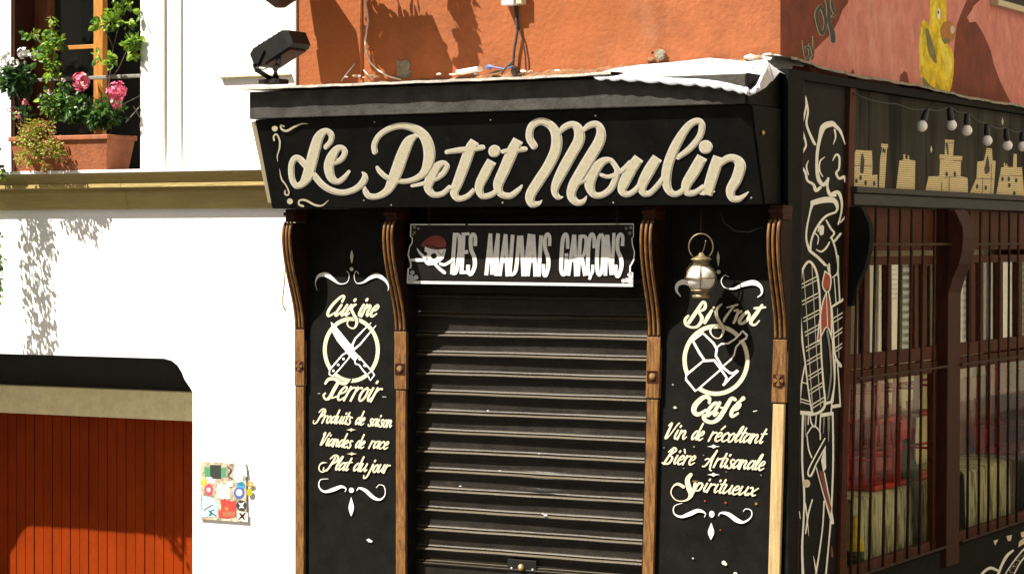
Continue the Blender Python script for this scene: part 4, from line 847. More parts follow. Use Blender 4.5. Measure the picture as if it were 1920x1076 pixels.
# ================================================================ side windows, grilles and what stands behind them
def bay(ya, yb, stiles, lower):
    w_ = MB(); zA = Z(.245)
    def s(p): return skr(p)
    w_.box(-.075, -.045, ya, yb, Z(-.055), zA, 'wood_brown')                         # boarded transom
    w_.box(-.085, -.035, ya, yb, Z(-.155), Z(-.095), 'wood_brown'); w_.box(-.085, -.035, ya, yb, Z(-.85), Z(-.755), 'wood_brown')
    w_.box(-.085, -.03, ya, yb, Z(-.95), Z(-.862), 'wood_brown'); w_.box(-.085, -.03, ya, yb, zlow + .003, zlow + .075, 'wood_brown')
    for a, b in stiles: w_.box(-.083, -.037, a, b, Z(-.754), Z(-.156), 'wood_brown')
    for a, b in lower: w_.box(-.083, -.037, a, b, zlow + .076, Z(-.951), 'wood_brown')
    o = w_.build('window', SF, bevel=.004)
    g_ = MB(); g_.box(-.062, -.058, ya + .01, yb - .01, Z(-.76), Z(-.15), 'glass'); g_.build('pane', o)
    g_ = MB(); g_.box(-.062, -.058, ya + .01, yb - .01, zlow + .07, Z(-.945), 'glass_clear'); g_.build('pane', o)
    return o
def yy(*px): return [(Yx(a, -.05), Yx(b, -.05)) for a, b in px]
yW0, yW1, yW2, yW3 = yD + .02, yE - .002, yF + .002, yG - .002
bay(yW0, yW1, [(yW0, yW0 + .06)] + yy((1617, 1628), (1660, 1669), (1712, 1719), (1727, 1735), (1756, 1764)), [(yW0, yW0 + .04)] + yy((1746, 1764)))
bay(yW2, yW3, [(yW2, yW2 + .05)] + yy((1818, 1826), (1832, 1841), (1868, 1878), (1904, 1914)) + [(5.3, yW3)], [(yW2, yW2 + .05), (5.3, yW3)])
def grille(ya, yb, bars, zs):
    gb = MB(); z = zs[-1]; gb.box(.058, .072, ya, yb, z - .009, z + .009, 'iron'); o = gb.build('window_grille', SF, bevel=.002)
    for z in zs[:-1]: gb = MB(); gb.box(.058, .072, ya, yb, z - .009, z + .009, 'iron'); gb.build('rail', o, bevel=.002)
    for px in bars:
        y = Yx(px, .065); q = MB(); q.tube([skr(Vector((.065, y, zs[-1] + .0))), skr(Vector((.065, y, Z(.235))))], .0105, 'iron', 7); q.build('bar', o)
    return o
zg = [hx(1700, 458, .065).z, hx(1700, 697, .065).z, hx(1700, 1049, .065).z]
grille(yD + .01, yE + .02, [1603, 1617, 1637, 1662, 1684, 1706, 1728, 1750], zg)
grille(yF - .02, yG, [1816, 1837, 1855, 1873, 1891, 1908, 1925], zg)
# inside
mb = MB(); mb.box(-.85, -.80, .46, 9.3, .06, Z(.94), 'room_wall'); tag(mb.build('room_partition'), 'cream inner wall of the bistro seen through the barred side windows', 'wall')
def quadx(mb, x, px0, py0, px1, py1, m, th=.012, lean_=0):
    a = hx(px0, py0, x); b = hx(px1, py0, x); c = hx(px1, py1, x); d = hx(px0, py1, x)
    mb.prism([a, b, c, d], (-th, 0, 0), m)
for i, (p0, p1, y0, y1, l) in enumerate(((1650, 1659, 505, 668, 'narrow pale strip imitating a shutter reflection behind the first barred window'), (1672, 1683, 498, 660, 'slatted pale reflection strip left of the pair in the first barred window'), (1692, 1705, 497, 662, 'wider slatted pale reflection strip right of the pair in the first barred window'), (1736, 1744, 498, 655, 'pale reflection strip beside the dark end of the first barred window'),
        (1809, 1816, 495, 645, 'pale reflection strip next to the middle post in the second barred window'), (1844, 1853, 494, 640, 'white-green reflection strip in the second barred window'), (1882, 1888, 492, 636, 'cream reflection strip near the right edge of the second barred window'))):
    b_ = MB(); quadx(b_, -.16, p0, y0, p1, y1, 'reflection_strip')  # pale strips stand in for shutters reflected in the panes
    o = b_.build('shutter_reflection', off=hx(p0, y1, -.16)); tag(o, l, 'reflection_strip', 'pale blinds behind the barred windows')
    if i in (1, 2):
        s_ = MB()
        for k in range(7): quadx(s_, -.157, p0 + 1, 504 + k * 9, p1 - 1, 507.5 + k * 9, 'opp_dark', .002)
        s_.build('slat_gap', o)
# tables under pale cloths with red chairs turned up on them
def cafe_table(y0, y1, label):
    t_ = thing('cafe_table', label, 'table', (-.65, (y0 + y1) / 2, .05), 'tables behind the barred windows')
    c = MB(); c.box(-.74, -.28, y0, y1, .93, .96, 'pale_wood'); c.build('tabletop', t_, bevel=.004)
    c = MB(); n = 60; rows = []
    for k, z in enumerate((.965, .94, .7, .42)):
        rows.append([(-.26 + (.0 if k < 1 else .02 + .012 * k * math.sin(i * 1.1 + k * .3)), y0 + (y1 - y0) * i / n, z) for i in range(n + 1)])
    rows = [[(-.75, y0 + (y1 - y0) * i / n, .966) for i in range(n + 1)]] + rows
    c.grid(rows, 'tablecloth'); c.build('tablecloth', t_)
    for a in (-.68, -.4):
        for b_ in (y0 + .1, y1 - .1): c = MB(); c.tube([(a, b_, .05), (a, b_, .93)], .022, 'pale_wood', 8); c.build('leg', t_)
cafe_table(Yx(1588, -.28), Yx(1738, -.28), 'long café table under a pale cloth behind the first barred window')
cafe_table(Yx(1797, -.28), Yx(1960, -.28), 'café table with a pale cloth behind the second barred window')
def red_chair(loc, rz, label, up=True):
    t_ = thing('cafe_chair', label, 'chair', loc, 'red chairs turned up on the tables'); t_.rotation_euler = (0, 0, rz); O = (0, 0, 0)
    s_ = -1
    def zz(z): return .47 - z                # upside down: the seat lies on the table
    c = MB(); c.box(-.2, .2, -.2, .2, zz(.47), zz(.43), 'red_chair'); q = c.build('seat', t_, O, bevel=.012)
    for x in (-.17, .17):
        for y in (-.17, .17): c = MB(); c.tube([(x, y, zz(.43)), (x * 1.12, y * 1.12, zz(0))], .016, 'red_chair', 8); c.build('leg', t_, O)
    c = MB(); c.tube([(-.17, .19, zz(.44)), (-.18, .24, zz(.2)), (-.18, .24, zz(.1))], .014, 'red_chair', 6)
    c.tube([(-.18, -.18, zz(.2)), (.18, -.18, zz(.2))], .010, 'red_chair', 6); c.tube([(-.18, .18, zz(.22)), (.18, .18, zz(.22))], .010, 'red_chair', 6); c.tube([(-.18, -.18, zz(.25)), (-.18, .18, zz(.25))], .010, 'red_chair', 6); c.tube([(.18, -.18, zz(.25)), (.18, .18, zz(.25))], .010, 'red_chair', 6); c.build('stretcher', t_, O)
    c = MB(); c.box(-.2, .2, .17, .20, zz(.43) - .0, zz(.24), 'red_chair'); c.build('apron', t_, O, bevel=.006)
    return t_
for (x, y, z, r, l) in ((-.46, Yx(1616, -.46), .97, 1.5, 'lower red chair turned up on the table nearest the painted panel'), (-.46, Yx(1655, -.46), .97, 1.65, 'lower red chair turned up in the middle of the first barred window'), (-.46, Yx(1692, -.46), .97, 1.45, 'lower red chair turned up next to the dark board in the first barred window'),
        (-.46, Yx(1618, -.46), 1.445, 1.6, 'upper red chair with raised legs nearest the painted panel'), (-.46, Yx(1656, -.46), 1.445, 1.5, 'upper red chair with raised legs in the middle of the first barred window'), (-.47, Yx(1693, -.46), 1.445, 1.62, 'upper red chair with raised legs beside the dark end of the first barred window'),
        (-.46, Yx(1883, -.46), .97, 1.6, 'lower red chair turned up behind the second barred window near its middle'), (-.46, Yx(1912, -.46), .97, 1.7, 'lower red chair turned up at the right edge of the second barred window'), (-.46, Yx(1911, -.46), 1.445, 1.55, 'upper red chair with raised legs at the right edge of the second barred window')):
    red_chair((x, y, z), r, l)
mb = MB(); mb.obox((-.30, Yx(1700, -.30), 1.13), ((.010, 0, .003), (0, .15, .02), (-.03, -.02, .15)), 'slate'); tag(mb.build('menu_board', off=(-.30, Yx(1700, -.30), .97)), 'dark slate board leaning on the table behind the first barred window', 'board')
for (ya_, yb_, h_, l_) in ((Yx(1575, -.7), Yx(1718, -.7), 1.50, 'low red painted screen behind the upturned chairs of the first barred window'), (Yx(1876, -.7), Yx(1965, -.7), 1.86, 'tall red painted screen behind the second barred window')):
    q = MB(); n_s = int((yb_ - ya_) / .16)
    for k in range(n_s): q.box(-.725 + .01 * (k % 2), -.70 + .01 * (k % 2), ya_ + k * .16, ya_ + k * .16 + .158, .972, h_ - .03 * (k % 3), 'red_chair')
    tag(q.build('red_screen', off=(-.71, (ya_ + yb_) / 2, .97)), l_, 'screen', 'red screens inside the bistro')
q = MB(); q.box(-.79, -.755, Yx(1795, -.76), Yx(1862, -.76), .06, 1.60, 'room_pink'); tag(q.build('pink_counter', off=(-.77, Yx(1830, -.76), .06), bevel=.006), 'pink counter front behind the second barred window', 'counter')
yb_b = Yx(1604, -.17)
mb = MB(); mb.lathe((-.17, yb_b, .43), [(.0, 0), (.055, 0), (.058, .02), (.058, .24), (.035, .32), (.018, .36), (.018, .44), (.0, .44)], 'duck', 16); o = tag(mb.build('yellow_bottle', off=(-.17, yb_b, .43)), 'large yellow bottle in the bottom corner of the first barred window', 'bottle')
mb = MB(); mb.lathe((-.17, yb_b, .43), [(.0595, .08), (.0595, .2)], 'leaf_dark', 16); mb.build('label', o)
mb = MB(); mb.box(-.24, -.12, yb_b - .12, yb_b + .12, .40, .43, 'pale_wood'); tag(mb.build('window_shelf', off=(-.18, yb_b, .4), bevel=.004), 'small wooden shelf under the yellow bottle', 'shelf')

# ================================================================ hanging sign under the fascia
HS = thing('hanging_sign', 'long black hanging sign with a beret-wearing skull and white block letters', 'sign', hy(975, 420, -.09))
a, b, c, d = hy(766, 418, -.10), hy(1196, 417, -.10), hy(1188, 538, -.155), hy(761, 532, -.155)
zt_s = (a.z + b.z) / 2; zb_s = (c.z + d.z) / 2; xa_ = a.x; xb_ = b.x
nS = Vector((0, -(zt_s - zb_s), -.055)).normalized(); S_PL = (Vector((0, -.10, zt_s)), nS)
T7 = (8.277, 760, 410); T8 = (8.278, 970, 410)
pt = Painter(S_PL, T7)
def cv(L, T_2): return [hit(T_2[1] + x / T_2[0], T_2[2] + y / T_2[0], S_PL) for x, y in L]
outl = cv([(92, 78), (82, 280), (108, 300), (106, 372), (66, 440), (40, 560), (82, 690), (82, 758), (40, 772), (24, 1004)], T7) + cv([(1792, 1056), (1800, 830), (1755, 820), (1755, 740), (1815, 640), (1828, 520), (1792, 400), (1785, 300), (1812, 280), (1812, 72)], T8)
mb = MB(); mb.prism(outl, -nS * .014, 'sign_black'); BD = mb.build('board', HS)
for s_ in ([(92,92,16),(930,92,16)], [(975,92,16),(1900,92,16)], [(88,82,14),(80,280,16),(108,300,16),(106,372,16),(66,440,16),(44,560,20),(84,690,24),(84,760,24),(45,775,26),(36,1000,30)]): pt.stroke(s_, WM, smooth=False, cap=False)
pt.T = T8; pt.stroke([(0,92,16),(1805,84,16)], WM, smooth=False, cap=False)
pt.stroke([(1802,84,12),(1802,285,12),(1778,300,16),(1785,400,16),(1818,520,18),(1805,640,22),(1750,740,24),(1748,830,24),(1786,838,24),(1780,1050,30)], WM, smooth=False, cap=False)
pt.T = T7; pt.stroke([(26,985,44),(1821,1010,44)], 'white_paint', smooth=False, cap=False); pt.T = T8; pt.stroke([(60,1010,44),(1795,1034,44)], 'white_paint', smooth=False, cap=False)
for T_2, L in ((T7, ((140, 135, 26), (200, 155, 20), (140, 215, 24), (120, 250, 14), (110, 835, 34), (165, 910, 38), (85, 905, 40), (95, 960, 36), (130, 950, 26))), (T8, ((1690, 150, 22), (1760, 140, 26), (1745, 225, 26), (1735, 870, 30), (1760, 920, 40), (1700, 955, 40), (1645, 965, 34), (1755, 985, 36)))):
    pt.T = T_2
    for x, y, r in L: pt.disc(x, y, r, 'zinc' if y > 500 else 'iron_grey', n=9)
LT = [
 (T7, [[(770,220,62),(725,862,62)], [(772,248,52),(830,262,60),(848,400,64),(822,650,64),(782,830,62),(722,842,52)], [(905,218,62),(870,858,62)], [(905,240,46),(995,235,46)], [(900,522,60),(975,515,60)], [(880,832,52),(958,832,52)],
   [(1085,425,56),(1085,285,54),(1050,240,50),(1015,300,60),(1022,480,62),(1070,600,64),(1075,740,64),(1020,860,60),(975,820,58),(975,715,60)],
   [(1322,230,60),(1255,878,60)], [(1322,240,52),(1342,868,52)], [(1440,230,56),(1345,868,52)], [(1440,235,58),(1410,888,62)], [(1556,240,56),(1462,888,62)], [(1556,245,58),(1585,895,62)], [(1510,650,70),(1570,650,70)],
   [(1665,250,58),(1640,600,60),(1622,820,62),(1660,868,50),(1712,800,60),(1738,600,60),(1765,265,60)]]),
 (T8, [[(62,262,62),(95,893,62)], [(192,235,60),(108,893,60)], [(246,245,56),(160,890,58)], [(248,245,58),(282,898,62)], [(195,650,66),(265,650,66)], [(370,260,60),(330,898,62)],
   [(500,425,50),(500,285,54),(465,240,54),(430,310,58),(432,460,60),(475,600,64),(480,740,64),(440,878,60),(406,845,54),(406,705,54)],
   [(782,468,50),(776,290,54),(745,240,50),(707,320,60),(687,550,62),(680,780,62),(706,862,60),(748,830,52),(762,600,56)], [(735,565,50),(790,562,50)],
   [(880,250,56),(790,885,58)], [(885,250,58),(912,895,62)], [(815,640,60),(900,640,60)], [(980,255,60),(940,890,62)], [(980,272,50),(1058,290,56),(1066,420,60),(1032,560,52),(985,585,40)], [(1000,590,58),(1052,888,58)],
   [(1190,458,50),(1190,290,54),(1156,240,54),(1117,330,60),(1096,600,62),(1096,800,60),(1126,872,54),(1166,820,50),(1172,715,50)], [(1142,880,44),(1116,945,44)],
   [(1302,238,50),(1257,330,60),(1236,600,62),(1246,820,60),(1280,872,50),(1316,780,58),(1332,500,60),(1332,300,56),(1300,238,50)], [(1392,250,54),(1366,885,56)], [(1400,250,54),(1458,872,54)], [(1500,222,50),(1470,872,50)],
   [(1630,425,52),(1636,290,52),(1600,240,52),(1560,310,58),(1556,480,60),(1606,610,64),(1616,740,64),(1566,890,60),(1530,850,54),(1530,715,54)]])]
for T_2, L in LT:
    pt.T = T_2
    for s_ in L: pt.stroke(s_, 'white_paint', cap=False, smooth=len(s_) > 2)
pt.T = T7
for s_ in ([(183,465,14),(225,530,36),(285,590,44)], [(92,640,34),(180,642,52),(300,642,50)], [(455,700,46),(535,780,50),(608,838,50)], [(545,700,44),(600,715,48),(660,690,46),(722,645,44)]): pt.stroke(s_, 'white_paint')
pt.poly([(303, 435), (400, 470), (490, 485), (632, 470), (612, 560), (590, 625), (520, 680), (440, 718), (350, 726), (303, 690), (290, 630), (268, 585), (300, 520)], 'white_paint')
pt.disc(442, 580, 46, 'sign_black', 44); pt.disc(312, 545, 28, 'sign_black', 32); pt.poly([(330, 590), (352, 640), (325, 645)], 'sign_black'); pt.stroke([(500,500,10),(560,560,14),(600,500,10)], 'iron_grey')
pt.poly([(238, 420), (262, 370), (330, 315), (400, 275), (470, 258), (545, 268), (605, 310), (640, 380), (632, 430), (600, 462), (540, 476), (470, 476), (400, 455), (340, 425), (280, 440)], 'beret')
pt.stroke([(300,405,10),(400,420,16),(500,460,16),(600,445,12)], 'sign_black')
pt.build('lettering', HS)
for px in (806, 1158):
    q = MB(); p_ = hy(px, 423, -.105)
    for k in range(7):
        z_ = p_.z + k * .03; ang = (k % 2) * math.pi / 2
        ring = [(p_.x + .007 * math.cos(u) * math.cos(ang), -.112 + .007 * math.cos(u) * math.sin(ang), z_ + .014 + .019 * math.sin(u)) for u in [i * math.pi / 5 for i in range(11)]]
        q.tube(ring, .0022, 'iron', 5)
    q.build('chain', HS)

# ================================================================ globe lantern hanging from the fascia
YL = -.17; gc = hy(1315, 521, YL)
HL = thing('hanging_lantern', 'old brass globe lantern hanging in front of the bistrot panel', 'lantern', (gc.x, YL, gc.z - .13))
mb = MB(); mb.lathe(gc, [(.088 * math.sin(u), .088 * math.cos(u)) for u in [.42 + i * (2.72 - .42) / 16 for i in range(17)]], 'globe_glass', 24); mb.build('globe', HL)
mb = MB(); mb.lathe(gc, [(.0, .160), (.012, .158), (.022, .140), (.060, .122), (.066, .118), (.066, .112), (.050, .106), (.053, .082), (.050, .076), (.0, .076)], 'lamp_brass', 22); mb.build('cap', HL)
mb = MB(); mb.lathe(gc, [(.0, -.074), (.066, -.074), (.068, -.082), (.050, -.086), (.047, -.104), (.058, -.110), (.058, -.128), (.0, -.128)], 'lamp_brass', 22); mb.build('base', HL)
mb = MB()
for i in range(4):
    a = i * math.pi / 2 + .35; mb.tube([(gc.x + (.093 * math.sin(u)) * math.cos(a), gc.y + (.093 * math.sin(u)) * math.sin(a), gc.z + .093 * math.cos(u)) for u in [.5 + k * 2.1 / 10 for k in range(11)]], .0038, 'lamp_brass', 6)
mb.tube([(gc.x + .0945 * math.cos(i * math.pi / 12), gc.y + .0945 * math.sin(i * math.pi / 12), gc.z) for i in range(25)], .0042, 'lamp_brass', 6); mb.build('guard', HL)
mb = MB(); rc = gc + Vector((-.002, 0, .195)); mb.tube([(rc.x + .075 * math.cos(u), rc.y + .02 * math.cos(u), rc.z + .082 * math.sin(u)) for u in [-.85 + i * (math.pi + 1.7) / 18 for i in range(19)]], .0048, 'lamp_brass', 6); mb.build('carrying_ring', HL)
mb = MB(); mb.tube([(rc.x, rc.y, rc.z + .08), (rc.x, rc.y, rc.z + .13), (rc.x + .002, rc.y + .0, ZF0 + .01)], .004, 'iron', 6)
mb.tube([(gc.x + .005, gc.y, gc.z + .155), (gc.x + .02, gc.y, gc.z + .185), (gc.x + .03, gc.y, gc.z + .225), (gc.x + .03, gc.y, gc.z + .235)], .003, 'lamp_brass', 5); mb.build('hook', HL)
mb = MB(); mb.tube([(gc.x - .1, gc.y + .01, gc.z), (gc.x - .115, gc.y + .03, gc.z + .05), (gc.x - .09, gc.y + .03, gc.z + .085), (gc.x - .05, gc.y, gc.z + .1)], .003, 'iron', 5); mb.lathe(gc + Vector((-.108, 0, -.006)), [(.0, 0), (.008, 0), (.008, .012), (0, .012)], 'iron', 8); mb.build('latch', HL)
mb = MB(); mb.tube([hy(1350, 395, -.1), hy(1358, 418, -.1), hy(1378, 433, -.1), hy(1405, 435, -.1), hy(1430, 425, -.1)], .004, 'cable_dark', 6); tag(mb.build('slack_cable', off=hy(1380, 433, -.1)), 'thin slack cable sagging under the fascia right of the lantern', 'cable')

# ================================================================ floodlight on the roof edge
yf_ = -.36; fc = hy(520, 92, yf_)
FLD = thing('floodlight', 'black metal floodlight tilted upwards on the left end of the shop roof', 'floodlight', hy(513, 158, yf_))
th = math.radians(25); ax = Vector((math.cos(th), 0, math.sin(th))); az = Vector((-math.sin(th), 0, math.cos(th))); ay = Vector((0, 1, 0))
mb = MB(); hl = .178; c0 = fc + ay * .03
sec = lambda x, hw, h0, h1: [c0 + ax * x + ay * (-hw) + az * h0, c0 + ax * x + ay * hw + az * h0, c0 + ax * x + ay * hw + az * h1, c0 + ax * x - ay * hw + az * h1]
R_ = [sec(-hl, .10, -.05, .045), sec(-hl * .7, .12, -.075, .06), sec(hl * .8, .12, -.065, .062), sec(hl, .105, -.05, .045)]
for i in range(3):
    for k in range(4): mb.face([R_[i][k], R_[i][(k + 1) % 4], R_[i + 1][(k + 1) % 4], R_[i + 1][k]], 'metal_black')
mb.face(R_[0], 'metal_black'); mb.face(R_[-1], 'metal_black')
for k in range(5): mb.obox(c0 + ax * (-.09 + .045 * k) + az * .064, (ax * .004, ay * .1, az * .012), 'metal_black')
HO = mb.build('housing', FLD, bevel=.004)
mb = MB(); mb.obox(c0 - az * .074 + ax * .02, (ax * .11, ay * .095, az * .006), 'wood_dark'); mb.build('lens', HO)
bs = hy(513, 157, yf_ + .02)
mb = MB()
for sx_, yo in ((-.072, -.125), (.098, -.10)):
    top_ = c0 + ax * (sx_ * .9) + ay * (yo - .0); top_.z = c0.z - .01 + .05 * (sx_ > 0)
    foot = Vector((bs.x + sx_ * .75, top_.y, bs.z + .085)); mid = Vector((bs.x + sx_, top_.y, bs.z + .12))
    P_ = [top_, mid, foot, Vector((bs.x + sx_ * .35, bs.y, bs.z + .035))]
    for i in range(3):
        d_ = (P_[i + 1] - P_[i]); L_ = d_.length; d_.normalize(); s2 = d_.cross(Vector((0, 1, 0))).normalized()
        mb.obox((P_[i] + P_[i + 1]) / 2, (d_ * (L_ / 2 + .006), Vector((0, .006, 0)), s2 * .018), 'metal_black')
mb.build('yoke', FLD)
mb = MB(); mb.obox(bs + Vector((0, 0, .012)), ((.085, 0, 0), (0, .06, 0), (0, 0, .016)), 'metal_black'); mb.lathe(bs + Vector((.01, 0, .028)), [(.022, 0), (.012, .035), (.008, .05), (0, .05)], 'metal_black', 10); mb.build('base_plate', FLD, bevel=.003)
mb = MB(); mb.tube([c0 - ax * hl - az * .02 + ay * -.05, hy(477, 118, yf_ - .08), hy(482, 128, yf_ - .1), hy(493, 131, yf_ - .1), hy(505, 126, yf_ - .08), hy(515, 124, yf_ - .03), hy(518, 134, yf_), bs + Vector((.01, 0, .075))], .0045, 'cable_dark', 6); mb.build('lead', FLD)

# wall lantern whose foot just shows at the top edge
WLp = hy(525, 16, .05)
WL = thing('wall_lantern', 'bottom of a brown street lantern at the top edge beside the orange wall', 'lantern', WLp)
mb = MB(); mb.lathe(WLp, [(.0, 0), (.04, .005), (.10, .045), (.125, .06), (.13, .08), (.12, .09)], 'wood_dark', 6, smooth=False); mb.build('foot', WL)
mb = MB(); mb.lathe(WLp, [(.118, .092), (.165, .40)], 'globe_glass', 6, smooth=False); mb.build('glazing', WL)
mb = MB(); mb.lathe(WLp, [(.18, .402), (.17, .42), (.06, .52), (.0, .56)], 'wood_dark', 6, smooth=False); mb.build('roof', WL)
mb = MB(); mb.tube([WLp + Vector((0, 0, .54)), WLp + Vector((0, .02, .64)), Vector((WLp.x, YW, WLp.z + .62))], .014, 'metal_black', 8); mb.build('bracket', WL)

# ================================================================ fittings on the orange wall
p_ = hy(961, 2, YO)
JB = thing('junction_box', 'pale electrical box on the orange wall with cables hanging from it', 'junction box', p_)
mb = MB(); mb.box(X(943, YO - .06), X(966, YO - .06), YO - .085, YO, hy(950, 10, YO - .08).z, hy(950, -40, YO - .08).z, 'plastic_white'); mb.build('box', JB, bevel=.004)
mb = MB(); mb.box(X(967, YO - .06), X(979, YO - .06), YO - .07, YO, hy(950, 9, YO - .07).z, hy(950, -30, YO - .07).z, 'plastic_cream'); mb.build('cover', JB, bevel=.004)
mb = MB(); mb.tube([hy(a, b, YO - .03) for a, b in ((965, 9), (969, 45), (970, 60), (964, 95), (962, 120), (963, 138))], .009, 'cable_dark', 6); mb.build('cable', JB)
mb = MB(); mb.tube([hy(a, b, YO - .02) for a, b in ((970, 9), (972, 50), (980, 75), (985, 105), (986, 130), (982, 139), (972, 134))], .006, 'cable_dark', 6); mb.build('cable', JB)
mb = MB()
for k, P_ in enumerate((((963, 118), (950, 128), (935, 134), (918, 138)), ((962, 125), (945, 130), (925, 126), (915, 125)), ((964, 112), (948, 128), (940, 140)))): mb.tube([hy(a, b, YO - .06 - .02 * k) for a, b in P_], .006, ('cable_dark', 'cable_blue', 'cable_dark')[k], 6)
mb.build('cable', JB)
mb = MB(); lump(mb, hy(964, 133, YO - .05), .035, 'cable_dark', 2, (.7, .7, 1)); lump(mb, hy(918, 126, YO - .06), .026, 'cable_blue', 3, (1.2, .7, .7)); mb.build('connector', JB)
def cable(P_, y, r, m, label):
    q = MB(); q.tube([hy(a, b, y) for a, b in P_], r, m, 6); tag(q.build('wall_cable', off=hy(P_[-1][0], P_[-1][1], y)), label, 'cable', 'cables on the orange wall')
cable([(680, -30), (683, 0), (688, 20), (690, 40), (687, 60), (685, 80), (687, 100), (695, 118), (710, 133), (730, 144), (752, 150)], YO - .03, .0065, 'cable_white', 'pale cable curving down the orange wall to the roof left of the grey mortar patch')
cable([(676, -20), (676, 30), (677, 150)], YO - .012, .006, 'orange', 'straight orange strip imitating a sunlit line of wall beside the pale curved cable')  # thin orange tube stands in for a lit strip between wall shadows
cable([(665, 120), (652, 136), (640, 152)], YO - .02, .0045, 'cable_white', 'short stray cable slanting left to the roof near the straight orange strip')
cable([(682, 132), (690, 141), (699, 151)], YO - .02, .0045, 'cable_white', 'short stray cable slanting right to the roof near the straight orange strip')
# crumbs of plaster on the roof edge
mb = MB(); rnd = random.Random(21)
for i in range(13):
    px = rnd.uniform(585, 1110); lump(mb, hy(px, 150 - (px - 600) * .030 - rnd.uniform(2, 6), rnd.uniform(-.3, .2)), rnd.uniform(.008, .020), ('roof_edge', 'orange_old', 'plastic_white')[i % 3], i, (1.6, 1, .6), 1)
o = tag(mb.build('plaster_rubble', off=hy(850, 142, 0)), 'crumbs of pale plaster scattered along the shop roof under the orange wall', 'rubble'); o['kind'] = 'stuff'
mb = MB(); mb.obox(hy(880, 133, .1), ((.085, 0, .01), (0, .04, 0), (0, 0, .014)), 'plastic_white'); tag(mb.build('broken_tile', off=hy(880, 137, .1), bevel=.005), 'flat pale broken tile lying on the shop roof left of the cables', 'tile')
# unseen basket added above the frame to cast a shadow on the orange wall
def leaf(mb, p, d, s, m, rnd):
    d = d.normalized(); a = d.cross(Vector((rnd.uniform(-1, 1), rnd.uniform(-1, 1), rnd.uniform(-1, 1)))).normalized(); n = a.cross(d)
    w_ = s * rnd.uniform(.28, .42); t_ = p + d * s
    q1 = p + d * s * .3 + a * w_ - n * s * .08; q2 = p + d * s * .68 + a * w_ * .8 - n * s * .12; q3 = p + d * s * .3 - a * w_ - n * s * .08; q4 = p + d * s * .68 - a * w_ * .8 - n * s * .12; mid = p + d * s * .5
    mb.face([p, q1, q2, t_ - n * s * .15, mid], m); mb.face([p, mid, t_ - n * s * .15, q4, q3], m)
def clump(mb, c, rx, ry, rz, n, s, mats, rnd, droop=0.2):
    for i in range(n):
        while True:
            v = Vector((rnd.uniform(-1, 1), rnd.uniform(-1, 1), rnd.uniform(-1, 1)))
            if v.length < 1: break
        v = v * (.55 + .45 * rnd.random())
        p = Vector(c) + Vector((v.x * rx, v.y * ry, v.z * rz)); d = Vector((v.x + rnd.uniform(-.6, .6), v.y - .25 + rnd.uniform(-.6, .6), v.z - droop + rnd.uniform(-.6, .6)))
        leaf(mb, p, d, s * rnd.uniform(.6, 1.25), rnd.choice(mats), rnd)
bx = X(640, -.02) ; bz = ZC + 2.14
HB = thing('shadow_basket', 'unseen planted basket added out of view to cast shadow on the orange wall', 'basket', (bx, -.02, bz))
rnd = random.Random(31)
mb = MB(); mb.box(bx - .17, bx + .25, -.13, .06, bz - .34, bz, 'terracotta'); mb.build('pot', HB, bevel=.01)
mb = MB(); clump(mb, (bx + .04, -.03, bz + .02), .24, .1, .06, 130, .07, ('leaf', 'leaf_dark'), rnd); clump(mb, (bx + .46, -.0, bz - .10), .06, .06, .34, 200, .06, ('leaf', 'leaf_dark'), rnd); clump(mb, (bx + .42, -.0, bz + .2), .1, .07, .12, 90, .06, ('leaf', 'leaf_dark'), rnd); clump(mb, (bx - .27, -.0, bz - .05), .04, .05, .42, 160, .05, ('leaf', 'leaf_dark'), rnd); mb.build('foliage', HB)
mb = MB(); mb.tube([(bx + .03, YO, bz + .5), (bx + .03, -.0, bz + .48), (bx + .03, -.0, bz - .05)], .008, 'metal_black', 6); mb.build('bracket', HB)

# ================================================================ string of bulbs on the side
FL = thing('string_lights', 'dark cable of frosted bulbs strung before the painted skyline', 'string lights', hx(1813, 245, .09))
BL = [(1728.5, 237, 8, 1738, 205), (1784, 235, 0, 1780, 200), (1813, 245, 0, 1813, 212), (1851, 264, 0, 1850, 232), (1889, 273, 0, 1886, 240), (1917, 275, 0, 1917, 246), (1960, 290, 0, 1960, 255)]
cab = []
for i, (px, py, sw, tx, ty) in enumerate(BL):
    c = hx(px, py, .09); u = hx(tx, ty, .09); d = (u - c).normalized(); r = .040
    L_ = (u - c).length
    so = MB(); so.tube([c + d * .036, c + d * .05, c + d * (L_ * .55), c + d * L_], [.021, .024, .024, .017], 'socket', 10); s_ = so.build('lamp_socket', FL)
    bm_ = MB(); q = d.to_track_quat('Z', 'Y').to_matrix(); n0 = len(bm_.v)
    bm_.lathe((0, 0, 0), [(.0, -r), (r * .38, -r * .92), (r * .71, -r * .71), (r * .95, -r * .3), (r, 0), (r * .92, r * .4), (r * .7, r * .75), (r * .52, r * .98), (.0, r)], 'bulb', 14)
    bm_.v = [c + q @ v for v in bm_.v]; bm_.build('bulb', s_)
    cab.append(u)
pts = [hx(1600, 175, .03), hx(1680, 195, .06)] + cab
pp = []
for a, b in zip(pts, pts[1:]):
    for k in range(5): 
        t_ = k / 5; v = a.lerp(b, t_); v.z -= .02 * math.sin(t_ * math.pi); pp.append(v)
mb = MB(); mb.tube(pp, .0055, 'socket', 6); mb.build('cable', FL)

